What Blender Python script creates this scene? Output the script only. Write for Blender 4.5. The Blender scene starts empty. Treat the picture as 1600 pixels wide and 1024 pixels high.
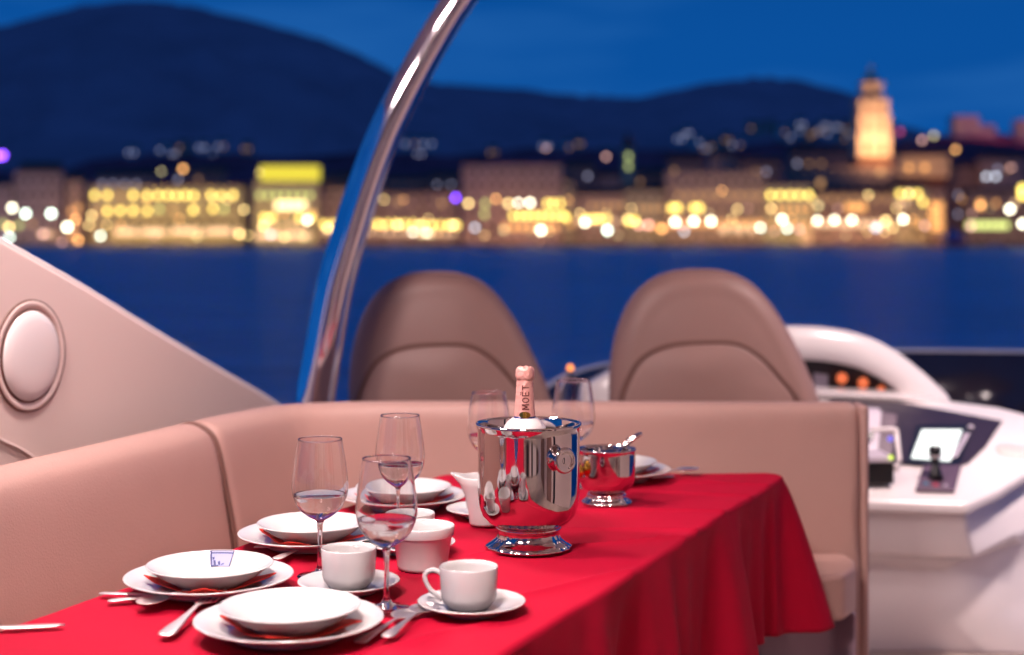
import bpy, bmesh, math, random
from mathutils import Vector, Matrix
from math import sin, cos, pi, sqrt, radians as R

C = bpy.context.scene.collection
sc = bpy.context.scene
CZ = 5.2           # camera height above the water
F = 2300.0         # focal length in photo pixels
HY = 372.0         # horizon row in the photo
DECK = CZ - 1.24
TBL = CZ - 0.52
rnd = random.Random(7)

def W(px, py, y):
    return Vector(((px - 800) / F * y, y, CZ - (py - HY) / F * y))
def onh(px, py, z):                       # point seen at px,py lying on height z
    y = (CZ - z) * F / (py - HY)
    return Vector(((px - 800) / F * y, y, z))

# ------------------------------------------------------------------ materials
def mat(name, col, rough=.5, metal=0, bump=0, bscale=50, var=0, vscale=6, emis=None, estr=0, coat=0, spec=None, stretch=None, sheen=0, detail=4):
    m = bpy.data.materials.new(name); m.use_nodes = True
    nt = m.node_tree; b = nt.nodes['Principled BSDF']
    b.inputs['Base Color'].default_value = (*col, 1)
    b.inputs['Roughness'].default_value = rough
    b.inputs['Metallic'].default_value = metal
    if coat: b.inputs['Coat Weight'].default_value = coat; b.inputs['Coat Roughness'].default_value = .08
    if spec is not None: b.inputs['Specular IOR Level'].default_value = spec
    if sheen: b.inputs['Sheen Weight'].default_value = sheen
    tc = None
    if bump or var:
        tc = nt.nodes.new('ShaderNodeTexCoord'); src = tc.outputs['Object']
        if stretch:
            mp = nt.nodes.new('ShaderNodeMapping'); mp.inputs['Scale'].default_value = stretch
            nt.links.new(src, mp.inputs[0]); src = mp.outputs[0]
    if bump:
        n = nt.nodes.new('ShaderNodeTexNoise'); n.inputs['Scale'].default_value = bscale; n.inputs['Detail'].default_value = detail
        nt.links.new(src, n.inputs['Vector'])
        bp = nt.nodes.new('ShaderNodeBump'); bp.inputs['Strength'].default_value = bump; bp.inputs['Distance'].default_value = .01
        nt.links.new(n.outputs['Fac'], bp.inputs['Height']); nt.links.new(bp.outputs[0], b.inputs['Normal'])
    if var:
        n = nt.nodes.new('ShaderNodeTexNoise'); n.inputs['Scale'].default_value = vscale; n.inputs['Detail'].default_value = 5
        nt.links.new(src, n.inputs['Vector'])
        cr = nt.nodes.new('ShaderNodeValToRGB')
        cr.color_ramp.elements[0].position = .3; cr.color_ramp.elements[1].position = .7
        cr.color_ramp.elements[0].color = (*[c * (1 - var) for c in col], 1)
        cr.color_ramp.elements[1].color = (*[min(1, c * (1 + var)) for c in col], 1)
        nt.links.new(n.outputs['Fac'], cr.inputs[0]); nt.links.new(cr.outputs[0], b.inputs['Base Color'])
    if emis:
        b.inputs['Emission Color'].default_value = (*emis, 1); b.inputs['Emission Strength'].default_value = estr
    return m

def glassmat(name, tint=(.97, .97, .97)):
    m = bpy.data.materials.new(name); m.use_nodes = True; nt = m.node_tree
    nt.nodes.clear(); o = nt.nodes.new('ShaderNodeOutputMaterial')
    tr = nt.nodes.new('ShaderNodeBsdfTransparent'); tr.inputs[0].default_value = (*tint, 1)
    gl = nt.nodes.new('ShaderNodeBsdfGlossy'); gl.inputs['Roughness'].default_value = .03
    fc = nt.nodes.new('ShaderNodeLayerWeight'); fc.inputs['Blend'].default_value = .5
    pw = nt.nodes.new('ShaderNodeMath'); pw.operation = 'POWER'; pw.inputs[1].default_value = 3.0
    lw = nt.nodes.new('ShaderNodeMath'); lw.operation = 'MULTIPLY_ADD'; lw.inputs[1].default_value = .9; lw.inputs[2].default_value = .05
    nt.links.new(fc.outputs['Facing'], pw.inputs[0]); nt.links.new(pw.outputs[0], lw.inputs[0])
    mx = nt.nodes.new('ShaderNodeMixShader')
    nt.links.new(lw.outputs[0], mx.inputs[0]); nt.links.new(tr.outputs[0], mx.inputs[1]); nt.links.new(gl.outputs[0], mx.inputs[2])
    nt.links.new(mx.outputs[0], o.inputs[0]); return m
def refractmat(name, ior, col=(1, 1, 1)):
    m = mat(name, col, .0); b = m.node_tree.nodes['Principled BSDF']
    b.inputs['Transmission Weight'].default_value = 1; b.inputs['IOR'].default_value = ior
    return m

M = {}
M['china'] = mat('china', (.64, .63, .62), .12, coat=.3)
M['napkin'] = mat('napkin_paper', (.80, .035, .02), .8, bump=.3, bscale=60)
M['cloth'] = mat('red_cloth', (.40, .001, .024), .75, bump=.10, bscale=900, spec=.15, var=.05, vscale=5)
M['chrome'] = mat('polished_steel', (.66, .61, .60), .035, 1)
M['steel'] = mat('cutlery_steel', (.92, .86, .84), .40, 1)
M['tube'] = mat('arch_steel', (.90, .90, .95), .06, 1)
M['leather'] = mat('leather', (.455, .28, .24), .5, bump=.10, bscale=240, var=.035, vscale=5)
M['leather2'] = mat('chair_leather', (.29, .168, .143), .5, bump=.10, bscale=240, var=.04, vscale=5)
M['seam_shade'] = mat('seam_groove_shade', (.15, .07, .055), .7)  # dark colour stands for the shade in gaps and grooves
M['gel'] = mat('gelcoat', (.80, .645, .59), .28, coat=.3, var=.015, vscale=2)
M['gelw'] = mat('gelcoat_white', (.86, .785, .765), .22, coat=.4, var=.015, vscale=2)
M['dark'] = mat('dark_plastic', (.02, .016, .025), .35)
M['black'] = mat('black_plastic', (.008, .008, .010), .3)
M['smoke'] = mat('smoked_acrylic', (.028, .024, .045), .12)
M['dash'] = mat('dash_panel', (.035, .022, .035), .4, bump=.05, bscale=200)
M['plum'] = mat('control_plate', (.12, .075, .11), .4)
M['deck'] = mat('deck', (.42, .33, .29), .5, bump=.1, bscale=80, var=.08, vscale=3)
M['base'] = mat('sofa_base', (.38, .26, .33), .5, bump=.08, bscale=120)
M['foil'] = mat('pink_foil', (.82, .41, .35), .38, .2, bump=.35, bscale=160)
M['gold'] = mat('gold', (.72, .42, .08), .25, 1)
M['ink'] = mat('brown_ink', (.13, .025, .02), .6)
M['bottle'] = mat('bottle_glass', (.01, .012, .02), .06)
M['bluemark'] = mat('blue_print', (.03, .04, .16), .3)
M['paleblue'] = mat('pale_blue_print', (.33, .36, .58), .3)
M['glass'] = glassmat('thin_glass')
M['solidglass'] = refractmat('solid_glass', 1.48)
M['waterdrink'] = refractmat('drinking_water', 1.12)
M['tabletop'] = mat('table_wood', (.12, .05, .03), .4)
M['screen'] = mat('lit_screen', (.5, .5, .5), .3, emis=(.86, 1, .93), estr=1.15)
M['gauge'] = mat('lit_gauge', (.4, .1, .05), .3, emis=(1, .20, .07), estr=.9)
M['teal'] = mat('teal_button', (.02, .2, .3), .3)
M['redb'] = mat('red_button', (.4, .02, .05), .3)
M['greyp'] = mat('grey_panel', (.55, .48, .55), .35)
M['lampdisc'] = mat('downlight', (.9, .8, .75), .4, emis=(1, .80, .74), estr=9)
M['dsd'] = mat('ledblue', (.1, .1, .3), .3, emis=(.1, .1, 1), estr=1.0)
M['dsy'] = mat('ledyellow', (.3, .3, .1), .3, emis=(.7, 1, .05), estr=1.2)

# ------------------------------------------------------------------ mesh helpers
def link(name, bm, m, parent=None, smooth=True, bevel=0, seg=3, loc=None, auto=None):
    bmesh.ops.recalc_face_normals(bm, faces=bm.faces)
    me = bpy.data.meshes.new(name); bm.to_mesh(me); bm.free()
    o = bpy.data.objects.new(name, me); C.objects.link(o)
    if m: me.materials.append(m)
    if smooth:
        for p in me.polygons: p.use_smooth = True
    if bevel:
        b = o.modifiers.new('bevel', 'BEVEL'); b.width = bevel; b.segments = seg; b.limit_method = 'ANGLE'; b.angle_limit = R(35); b.harden_normals = True
    if loc is not None: o.location = loc
    if parent is not None: o.parent = parent
    return o
def tag(o, label=None, cat=None, group=None, kind=None):
    if label: o['label'] = label
    if cat: o['category'] = cat
    if group: o['group'] = group
    if kind: o['kind'] = kind
    return o
def thing(name, label, cat, loc=(0, 0, 0), rz=0, group=None):
    o = bpy.data.objects.new(name, None); C.objects.link(o); o.empty_display_size = .1
    o.location = loc; o.rotation_euler = (0, 0, rz); return tag(o, label, cat, group)
def lathe(prof, n=64, bm=None, off=(0, 0, 0), closed=False):
    bm = bm or bmesh.new(); rings = []
    for r, z in prof:
        if r < 1e-6: rings.append([bm.verts.new((off[0], off[1], off[2] + z))])
        else: rings.append([bm.verts.new((off[0] + r * cos(2 * pi * i / n), off[1] + r * sin(2 * pi * i / n), off[2] + z)) for i in range(n)])
    prs = list(zip(rings, rings[1:]))
    if closed: prs.append((rings[-1], rings[0]))
    for a, b in prs:
        for i in range(n):
            j = (i + 1) % n
            if len(a) == 1 and len(b) == 1: break
            if len(a) == 1: bm.faces.new((a[0], b[i], b[j]))
            elif len(b) == 1: bm.faces.new((a[i], a[j], b[0]))
            else: bm.faces.new((a[i], a[j], b[j], b[i]))
    return bm
def smooth_prof(pts, k=6):                # Catmull-Rom through a 2-D/3-D list
    out = []; P = [Vector(p) for p in pts]
    for i in range(len(P) - 1):
        p0 = P[max(i - 1, 0)]; p1 = P[i]; p2 = P[i + 1]; p3 = P[min(i + 2, len(P) - 1)]
        for s in range(k):
            t = s / k
            out.append(.5 * ((2 * p1) + (p2 - p0) * t + (2 * p0 - 5 * p1 + 4 * p2 - p3) * t * t + (3 * p1 - p0 - 3 * p2 + p3) * t ** 3))
    out.append(P[-1]); return out
def tube(pts, r, n=16, bm=None, cap=True):
    bm = bm or bmesh.new(); P = [Vector(p) for p in pts]; rs = r if isinstance(r, (list, tuple)) else [r] * len(P)
    t = (P[1] - P[0]).normalized(); u = t.orthogonal().normalized(); rings = []
    for i, p in enumerate(P):
        t2 = (P[min(i + 1, len(P) - 1)] - P[max(i - 1, 0)]).normalized()
        u = (u - t2 * u.dot(t2)).normalized(); v = t2.cross(u)
        rings.append([bm.verts.new(p + rs[i] * (cos(2 * pi * k / n) * u + sin(2 * pi * k / n) * v)) for k in range(n)])
    for a, b in zip(rings, rings[1:]):
        for k in range(n): bm.faces.new((a[k], a[(k + 1) % n], b[(k + 1) % n], b[k]))
    if cap: bm.faces.new(rings[0]); bm.faces.new(rings[-1])
    return bm
def box(a, b, bm=None):
    bm = bm or bmesh.new(); x0, y0, z0 = a; x1, y1, z1 = b
    v = [bm.verts.new(p) for p in ((x0, y0, z0), (x1, y0, z0), (x1, y1, z0), (x0, y1, z0), (x0, y0, z1), (x1, y0, z1), (x1, y1, z1), (x0, y1, z1))]
    for f in ((0, 1, 2, 3), (4, 5, 6, 7), (0, 1, 5, 4), (1, 2, 6, 5), (2, 3, 7, 6), (3, 0, 4, 7)): bm.faces.new([v[i] for i in f])
    return bm
def prism(pts, off, bm=None):             # polygon extruded along a vector
    bm = bm or bmesh.new(); off = Vector(off)
    a = [bm.verts.new(p) for p in pts]; b = [bm.verts.new(Vector(p) + off) for p in pts]
    bm.faces.new(a); bm.faces.new(b)
    for i in range(len(a)): j = (i + 1) % len(a); bm.faces.new((a[i], a[j], b[j], b[i]))
    return bm
def sphere(c, r, bm=None, sc_=(1, 1, 1), u=16, v=10):
    bm = bm or bmesh.new()
    bmesh.ops.create_uvsphere(bm, u_segments=u, v_segments=v, radius=r, matrix=Matrix.Translation(c) @ Matrix.Diagonal((*sc_, 1)))
    return bm
def copy_tree(o, parent=None):
    c = o.copy(); C.objects.link(c); c.parent = parent
    for ch in list(o.children): copy_tree(ch, c)
    return c

# ------------------------------------------------------------------ world
w = bpy.data.worlds.new('World'); sc.world = w; w.use_nodes = True
nt = w.node_tree; bg = nt.nodes['Background']
tc = nt.nodes.new('ShaderNodeTexCoord'); sx = nt.nodes.new('ShaderNodeSeparateXYZ')
nt.links.new(tc.outputs['Generated'], sx.inputs[0])
cr = nt.nodes.new('ShaderNodeValToRGB'); cr.color_ramp.interpolation = 'EASE'
el = cr.color_ramp.elements
el[0].position = .0; el[0].color = (.006, .098, .385, 1)
el[1].position = 1.0; el[1].color = (.004, .035, .16, 1)
e = el.new(.12); e.color = (.003, .080, .34, 1)
e = el.new(.22); e.color = (.002, .068, .30, 1)
e = el.new(.5); e.color = (.006, .06, .25, 1)
nt.links.new(sx.outputs['Z'], cr.inputs[0])
# thin dusk cloud, faint
mp = nt.nodes.new('ShaderNodeMapping'); mp.inputs['Scale'].default_value = (1.5, 1.5, 9)
nt.links.new(tc.outputs['Generated'], mp.inputs[0])
nz = nt.nodes.new('ShaderNodeTexNoise'); nz.inputs['Scale'].default_value = 2.3; nz.inputs['Detail'].default_value = 3
nt.links.new(mp.outputs[0], nz.inputs['Vector'])
rp = nt.nodes.new('ShaderNodeValToRGB'); rp.color_ramp.elements[0].position = .45; rp.color_ramp.elements[1].position = .8
rp.color_ramp.elements[0].color = (0, 0, 0, 1); rp.color_ramp.elements[1].color = (.6, .6, .6, 1)
nt.links.new(nz.outputs['Fac'], rp.inputs[0])
mx = nt.nodes.new('ShaderNodeMix'); mx.data_type = 'RGBA'
nt.links.new(rp.outputs[0], mx.inputs[0]); nt.links.new(cr.outputs[0], mx.inputs[6]); mx.inputs[7].default_value = (.03, .17, .50, 1)
nt.links.new(mx.outputs[2], bg.inputs[0]); bg.inputs[1].default_value = 1.0

# ------------------------------------------------------------------ camera
cd = bpy.data.cameras.new('camera'); cam = bpy.data.objects.new('camera', cd); C.objects.link(cam); sc.camera = cam
cam.location = (0, 0, CZ); cam.rotation_euler = (pi / 2, 0, 0)
cd.sensor_width = 36; cd.lens = F / 1600 * 36; cd.shift_y = -(512 - HY) / 1600
cd.clip_start = .05; cd.clip_end = 40000
cd.dof.use_dof = True; cd.dof.focus_distance = 2.34; cd.dof.aperture_fstop = 2.45

def area(name, loc, target, size, power, col, size_y=None, spread=180):
    l = bpy.data.lights.new(name, 'AREA'); l.energy = power; l.color = col
    l.shape = 'DISK' if size_y is None else 'RECTANGLE'; l.size = size
    if size_y: l.size_y = size_y
    l.spread = R(spread)
    o = bpy.data.objects.new(name, l); C.objects.link(o); o.location = loc
    d = Vector(target) - Vector(loc); o.rotation_euler = d.to_track_quat('-Z', 'Y').to_euler(); return o

PINK = (1, .80, .775)
WARM = (1, .62, .28)
# ================================================================== TABLE
TL = onh(690, 738, TBL); TR = onh(1226, 739, TBL)
Lf = onh(0, 990, TBL); Lb = onh(375, 855, TBL)
Rf = onh(900, 944, TBL)
dl = (Lb - Lf).normalized(); dr = (TR - Rf).normalized()
FL = Lf - dl * ((Lf.y - 1.25) / dl.y); FR = Rf - dr * ((Rf.y - 1.25) / dr.y)
TL = Lf + dl * ((3.25 - Lf.y) / dl.y)
corners = [FL, FR, TR, TL]
tb = thing('dining_table', 'dining table hidden under the red tablecloth, only its dark leg showing below the hem', 'table', (0.0, 2.4, DECK))
inner = [Vector(((c.x - .02) * .94 + .0, 2.3 + (c.y - 2.3) * .93 - 2.4, TBL - DECK - .035)) for c in corners]
link('tabletop', prism(inner, (0, 0, .026)), M['tabletop'], tb, False, .004)
for (lx, ly) in ((.36, 2.98), (-.32, 2.0)):
    link('leg', lathe([(0, 0), (.13, 0), (.13, .012), (.04, .03), (.04, .66), (.1, .67), (0, .67)], 32), M['black'], tb, True, loc=(lx, ly - 2.4, .005)).modifiers.new('e', 'EDGE_SPLIT')

def rounded(poly, rad, n=14, step=.011):
    out = []
    k = len(poly)
    for i in range(k):
        p = poly[i]; a = (poly[i - 1] - p).normalized(); b = (poly[(i + 1) % k] - p).normalized()
        ang = a.angle(b); t = rad[i] / math.tan(ang / 2)
        s, e = p + a * t, p + b * t
        cdir = (a + b).normalized(); cc = p + cdir * (rad[i] / sin(ang / 2))
        v0 = s - cc; v1 = e - cc; tot = v0.angle(v1)
        for q in range(n + 1):
            f = q / n; out.append((cc + (v0 * sin((1 - f) * tot) + v1 * sin(f * tot)) / sin(tot), i))
        nx = poly[(i + 1) % k]; a2 = (p - nx).normalized(); c2 = (poly[(i + 2) % k] - nx).normalized()
        t2 = rad[(i + 1) % k] / math.tan(a2.angle(c2) / 2); e2 = nx + a2 * t2
        L = (e2 - e).length; m = int(L / step)
        for q in range(1, m): out.append((e + (e2 - e) * (q / m), i + .5))
    return out
per = rounded(corners, [.03, .03, .035, .035])
N = len(per); cen = sum((p for p, _ in per), Vector()) / N
def ztop(x, y):                          # fold creases and soft ripples of the laid cloth
    z = .0020 * sin(x * 9 + y * 4) + .0008 * sin(y * 17 - x * 6) + .0006 * sin(y * 31 + x * 13)
    for (ax, ay, bx, by, h) in ((.20, 3.02, .56, 2.96, .0035), (.12, 2.80, .48, 2.78, .0035), (-.05, 2.42, .30, 2.56, .0045), (-.2, 1.9, .20, 2.32, .004), (.02, 2.63, .42, 2.62, .003), (-.75, 1.75, -.25, 1.80, .003), (-.35, 1.7, .0, 2.0, .003), (.25, 3.15, .62, 3.10, .003)):
        dx, dy = bx - ax, by - ay; L2 = dx * dx + dy * dy; t = ((x - ax) * dx + (y - ay) * dy) / L2
        if -.1 < t < 1.1:
            d = abs((x - ax) * dy - (y - ay) * dx) / sqrt(L2); z += 1.8 * h * math.exp(-d / .009) * max(0, min(1, (t + .1) * 5, (1.1 - t) * 5))
    return z
# arc length
s = [0]
for i in range(N): s.append(s[-1] + (per[(i + 1) % N][0] - per[i][0]).length)
cornerS = {}
for i, (p, c) in enumerate(per):
    if c == int(c): cornerS.setdefault(int(c), []).append(s[i])
cornerS = {k: sum(v) / len(v) for k, v in cornerS.items()}
nrm = []
for i in range(N):
    t = per[(i + 1) % N][0] - per[i - 1][0]; n_ = Vector((t.y, -t.x, 0)).normalized()
    nrm.append(n_)
bm = bmesh.new(); rings = []
for f in [(k / 130) ** .8 for k in range(1, 130)]:
    rings.append([bm.verts.new((cen.x + (p.x - cen.x) * f, cen.y + (p.y - cen.y) * f, TBL + ztop(cen.x + (p.x - cen.x) * f, cen.y + (p.y - cen.y) * f))) for p, _ in per])
c0 = bm.verts.new((cen.x, cen.y, TBL + ztop(cen.x, cen.y)))
for i in range(N): bm.faces.new((c0, rings[0][i], rings[0][(i + 1) % N]))
DROP = .305
for k in range(0, 34):
    v = k / 33
    ring = []
    for i, (p, cidx) in enumerate(per):
        S = s[i]; n_ = nrm[i]
        # rounded shoulder then hanging skirt with folds
        if k <= 5:
            a = k / 5 * pi / 2; o = .010 * sin(a); z = -.010 * (1 - cos(a)); vv = 0
        else:
            vv = (k - 5) / 28
            o = .010; z = -.010 - DROP * vv
        fold = .030 * sin(S * 13 + 1.1 + 1.5 * sin(S * 3.1)) + .017 * sin(S * 27 + .4) + .007 * sin(S * 57 + 2)
        g = vv ** .8
        cornerf = 0; drop2 = 0
        for ci, cs in cornerS.items():
            d = S - cs
            if abs(d) < .35:
                wgt = math.exp(-(d / .075) ** 2)
                cornerf += (.022 if ci == 2 else .04) * wgt * vv + .030 * math.exp(-(d / .17) ** 2) * (1 - 2 * abs(sin(d * 27 + .5))) * vv ** .7
                drop2 += .05 * math.exp(-(d / .13) ** 2) * vv
        o += g * fold * 1.15 + cornerf + .014 * vv
        zz = TBL + z + drop2 * -.3 + (ztop(p.x, p.y) if k == 0 else ztop(p.x, p.y) * (1 - vv)) + .004 * sin(S * 13) * vv
        ring.append(bm.verts.new((p.x + n_.x * o, p.y + n_.y * o, zz)))
    rings.append(ring)
for a, b in zip(rings, rings[1:]):
    for i in range(N): j = (i + 1) % N; bm.faces.new((a[i], a[j], b[j], b[i]))
cl = link('tablecloth', bm, M['cloth'])
sd = cl.modifiers.new('thick', 'SOLIDIFY'); sd.thickness = .0012; sd.offset = -1
tag(cl, 'crimson red cloth draped over the long dining table with a folded hanging corner', 'tablecloth')

# ================================================================== CROCKERY
PLATE = [(0, .004), (.065, .004), (.070, 0), (.075, 0), (.076, .004), (.100, .013), (.122, .0205), (.1235, .0220), (.1228, .0232), (.121, .0234), (.100, .0165), (.084, .0100), (.078, .0080), (.04, .0075), (0, .0075)]
BOWL = [(0, .003), (.044, .003), (.046, 0), (.051, 0), (.054, .004), (.074, .018), (.0905, .0335), (.0922, .0345), (.0925, .0358), (.0915, .0368), (.0895, .0362), (.070, .0205), (.054, .0090), (.045, .0062), (0, .0060)]
SAUCER = [(0, .003), (.036, .003), (.039, 0), (.042, 0), (.044, .003), (.062, .0095), (.0735, .0148), (.0748, .0158), (.0742, .0170), (.073, .0172), (.06, .0125), (.042, .0068), (.030, .0058), (0, .0058)]
CUP = [(0, .004), (.022, .004), (.023, 0), (.027, 0), (.031, .0045), (.0365, .011), (.0385, .018), (.0395, .035), (.0405, .0565), (.0402, .0578), (.0388, .0578), (.0378, .050), (.0370, .018), (.034, .011), (.027, .0070), (0, .0065)]
NAPK = .135
def mk_plate(): return link('dinner_plate', lathe(PLATE, 96), M['china'])
def mk_bowl(): return link('soup_bowl', lathe(BOWL, 96), M['china'])
def mk_saucer(): return link('saucer', lathe(SAUCER, 80), M['china'])
def mk_cup():
    root = thing('coffee_cup', None, 'cup')
    link('body', lathe(CUP, 80), M['china'], root)
    pts = smooth_prof([(.038, 0, .048), (.050, 0, .052), (.0595, 0, .047), (.0600, 0, .038), (.052, 0, .024), (.0365, 0, .0135)], 6)
    link('handle', tube(pts, [.0046, .004] + [.0033] * (len(pts) - 4) + [.004, .0048], 12), M['china'], root)
    return root
def mk_napkin(seed=0):
    rn = random.Random(seed); bm = bmesh.new(); n = 22; ph = rn.random() * 6
    g = [[None] * (n + 1) for _ in range(n + 1)]
    for i in range(n + 1):
        for j in range(n + 1):
            x = (i / n - .5) * NAPK; y = (j / n - .5) * NAPK; r = sqrt(x * x + y * y)
            z = .0008 + max(0, r - .055) * .36 + (.0018 * sin(x * 70 + ph) + .0014 * sin(y * 90 + ph)) * min(1, max(0, (r - .052) / .02))
            g[i][j] = bm.verts.new((x, y, z))
    for i in range(n):
        for j in range(n): bm.faces.new((g[i][j], g[i + 1][j], g[i + 1][j + 1], g[i][j + 1]))
    o = link('paper_napkin', bm, M['napkin']); sd = o.modifiers.new('t', 'SOLIDIFY'); sd.thickness = .0012; sd.offset = 1; return o

settings = [  # x px, row of the rim ends, depth, plate label, napkin rot, description
    (452, 970, None, 'nearest the camera behind the front spoons', 38),
    (327, 903, None, 'at the left beside the tan sofa', 52),
    (487, 835, None, 'behind the leftmost wine glass', 33),
    (630, 776, None, 'behind the middle wine glass', 47),
    (959, 735, None, 'behind the small ice bucket', 40)]
plates = []
for i, (px, py, _, where, rot) in enumerate(settings):
    y = (.52 - .0205) * F / (py - HY); x = (px - 800) / F * y
    p = mk_plate() if i == 0 else plates[0].copy()
    if i: C.objects.link(p)
    plates.append(p); p.location = (x, y, TBL + .003)
    tag(p, 'white round dinner plate ' + where, 'plate', 'dinner plates laid on the red tablecloth')
    nk = mk_napkin(i); nk.location = (x + .002, y - .002, TBL + .003 + .0078); nk.rotation_euler = (0, 0, R(rot))
    tag(nk, 'red paper napkin under the bowl ' + where, 'napkin', 'red napkins under the soup bowls')
bowls = []
for i, (px, py, _, where, rot) in enumerate(settings):
    y = (.52 - .0205) * F / (py - HY); x = (px - 800) / F * y
    b = mk_bowl() if i == 0 else bowls[0].copy()
    if i: C.objects.link(b)
    bowls.append(b); b.location = (x + .001, y, TBL + .003 + .0078 + .0022); b.scale = (1, 1, .80)
    tag(b, 'white shallow soup bowl ' + where, 'bowl', 'soup bowls on the dinner plates')
bowls[1]['label'] = 'white soup bowl with a blue printed emblem, beside the tan sofa'
# blue printed emblem on the inner far wall of the second bowl
def bowl_z(r):
    pr = BOWL[10:]; pr = pr[::-1]
    for (r0, z0), (r1, z1) in zip(pr, pr[1:]):
        if r0 <= r <= r1: return z0 + (z1 - z0) * (r - r0) / (r1 - r0)
    return pr[-1][1]
def decal(bm, pts, lift, nsub=4):
    # pts: polygon quad in (u across metres, r radius) laid on the bowl wall
    (a, b, c, d) = pts
    g = []
    for i in range(nsub + 1):
        row = []
        for j in range(nsub * 2 + 1):
            s_, t_ = i / nsub, j / (nsub * 2)
            u = (a[0] * (1 - s_) + b[0] * s_) * (1 - t_) + (d[0] * (1 - s_) + c[0] * s_) * t_
            r = (a[1] * (1 - s_) + b[1] * s_) * (1 - t_) + (d[1] * (1 - s_) + c[1] * s_) * t_
            ang = pi / 2 - u / r
            row.append(bm.verts.new(((r - lift * .6) * cos(ang), (r - lift * .6) * sin(ang), bowl_z(r) + lift)))
        g.append(row)
    for i in range(nsub):
        for j in range(nsub * 2): bm.faces.new((g[i][j], g[i + 1][j], g[i + 1][j + 1], g[i][j + 1]))
bm = bmesh.new(); decal(bm, [(-.016, .087), (.020, .087), (.018, .060), (-.010, .060)], .0007)
link('emblem_ground', bm, M['paleblue'], bowls[1])
bm = bmesh.new()
for q in ([(-.0180, .088), (-.0150, .088), (-.0080, .059), (-.0110, .059)], [(-.016, .085), (.0195, .085), (.0195, .083), (-.0155, .083)],
          [(.019, .088), (.0203, .088), (.0183, .060), (.017, .060)], [(-.0165, .0885), (.0205, .0885), (.0205, .0875), (-.0165, .0875)],
          [(-.010, .062), (.000, .062), (.000, .0595), (-.010, .0595)], [(-.0095, .071), (-.006, .071), (-.003, .061), (-.007, .061)],
          [(-.002, .068), (.001, .070), (.003, .062), (.000, .062)], [(-.012, .076), (-.0085, .077), (-.008, .072), (-.010, .072)],
          [(.004, .064), (.008, .066), (.008, .0635), (.004, .0620)]):
    decal(bm, q, .0012)
link('emblem', bm, M['bluemark'], bowls[1])

# saucers and cups
cups = [(737, 943, 180, 'beside the two front spoons', 1), (545, 911, 80, 'in front of the leftmost wine glass', 1), (641, 850, 100, 'behind the tapered sugar bowl', 1), (760, 797, 60, 'tucked behind the tall champagne bucket', 1)]
s0 = c0_ = None
for i, (px, py, rot, where, _) in enumerate(cups):
    y = (.52 - .015) * F / (py - HY); x = (px - 800) / F * y
    sa = mk_saucer() if i == 0 else s0.copy()
    if i: C.objects.link(sa)
    else: s0 = sa
    sa.location = (x, y, TBL + .003); tag(sa, 'white saucer under the coffee cup ' + where, 'saucer', 'white saucers')
    if i == 0: c0_ = mk_cup(); cu = c0_
    else: cu = copy_tree(c0_)
    cu.location = (x + (-.004 if i == 0 else 0), y, TBL + .0035 + .0058); cu.rotation_euler = (0, 0, R(rot))
    tag(cu, 'white coffee cup ' + where, 'cup', 'white coffee cups')
cups_root = c0_; c0_['label'] = 'white coffee cup with its handle to the left, beside the two front spoons'
# sugar bowl: tapered with a broad plain rim band
SUG = [(0, .003), (.034, .003), (.0355, 0), (.038, .001), (.0395, .006), (.0462, .050), (.0482, .0515), (.0490, .053), (.0505, .0655), (.0500, .068), (.0478, .068), (.0465, .056), (.0440, .049), (.0370, .010), (.032, .007), (0, .006)]
p = onh(660, 891, TBL); y = p.y
o = link('sugar_bowl', lathe(SUG, 80), M['china'], loc=(p.x, p.y, TBL + .003)); tag(o, 'white tapered sugar bowl with a banded rim in the middle of the table', 'sugar bowl')
# milk jug
p = onh(757, 822, TBL)
jug = thing('milk_jug', 'white flared milk jug with a spout, half hidden by the champagne bucket', 'jug', (p.x, p.y, TBL + .003))
bm = bmesh.new(); n = 64; rings = []
prof = [(.0, .003), (.022, .003), (.026, 0), (.0275, .004), (.0290, .02), (.0325, .045), (.0385, .070), (.0440, .086), (.0430, .0875), (.0415, .086), (.0360, .070), (.0300, .045), (.0262, .02), (.0235, .007), (0, .006)]
for r, z in prof:
    if r == 0: rings.append([bm.verts.new((0, 0, z))]); continue
    ring = []
    for i in range(n):
        a = 2 * pi * i / n; d = math.atan2(sin(a - pi), cos(a - pi)); up = max(0, (z - .045) / .042)
        rr = r * (1 + .42 * math.exp(-(d / .30) ** 2) * up ** 2); ring.append(bm.verts.new((rr * cos(a), rr * sin(a), z + .006 * math.exp(-(d / .35) ** 2) * up ** 2)))
    rings.append(ring)
for a, b in zip(rings, rings[1:]):
    for i in range(n):
        j = (i + 1) % n
        if len(a) == 1: bm.faces.new((a[0], b[i], b[j]))
        elif len(b) == 1: bm.faces.new((a[i], a[j], b[0]))
        else: bm.faces.new((a[i], a[j], b[j], b[i]))
link('body', bm, M['china'], jug)
pts = smooth_prof([(.036, 0, .074), (.058, 0, .076), (.066, 0, .055), (.054, 0, .03), (.030, 0, .018)], 6)
link('handle', tube(pts, .0038, 12), M['china'], jug)

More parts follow.
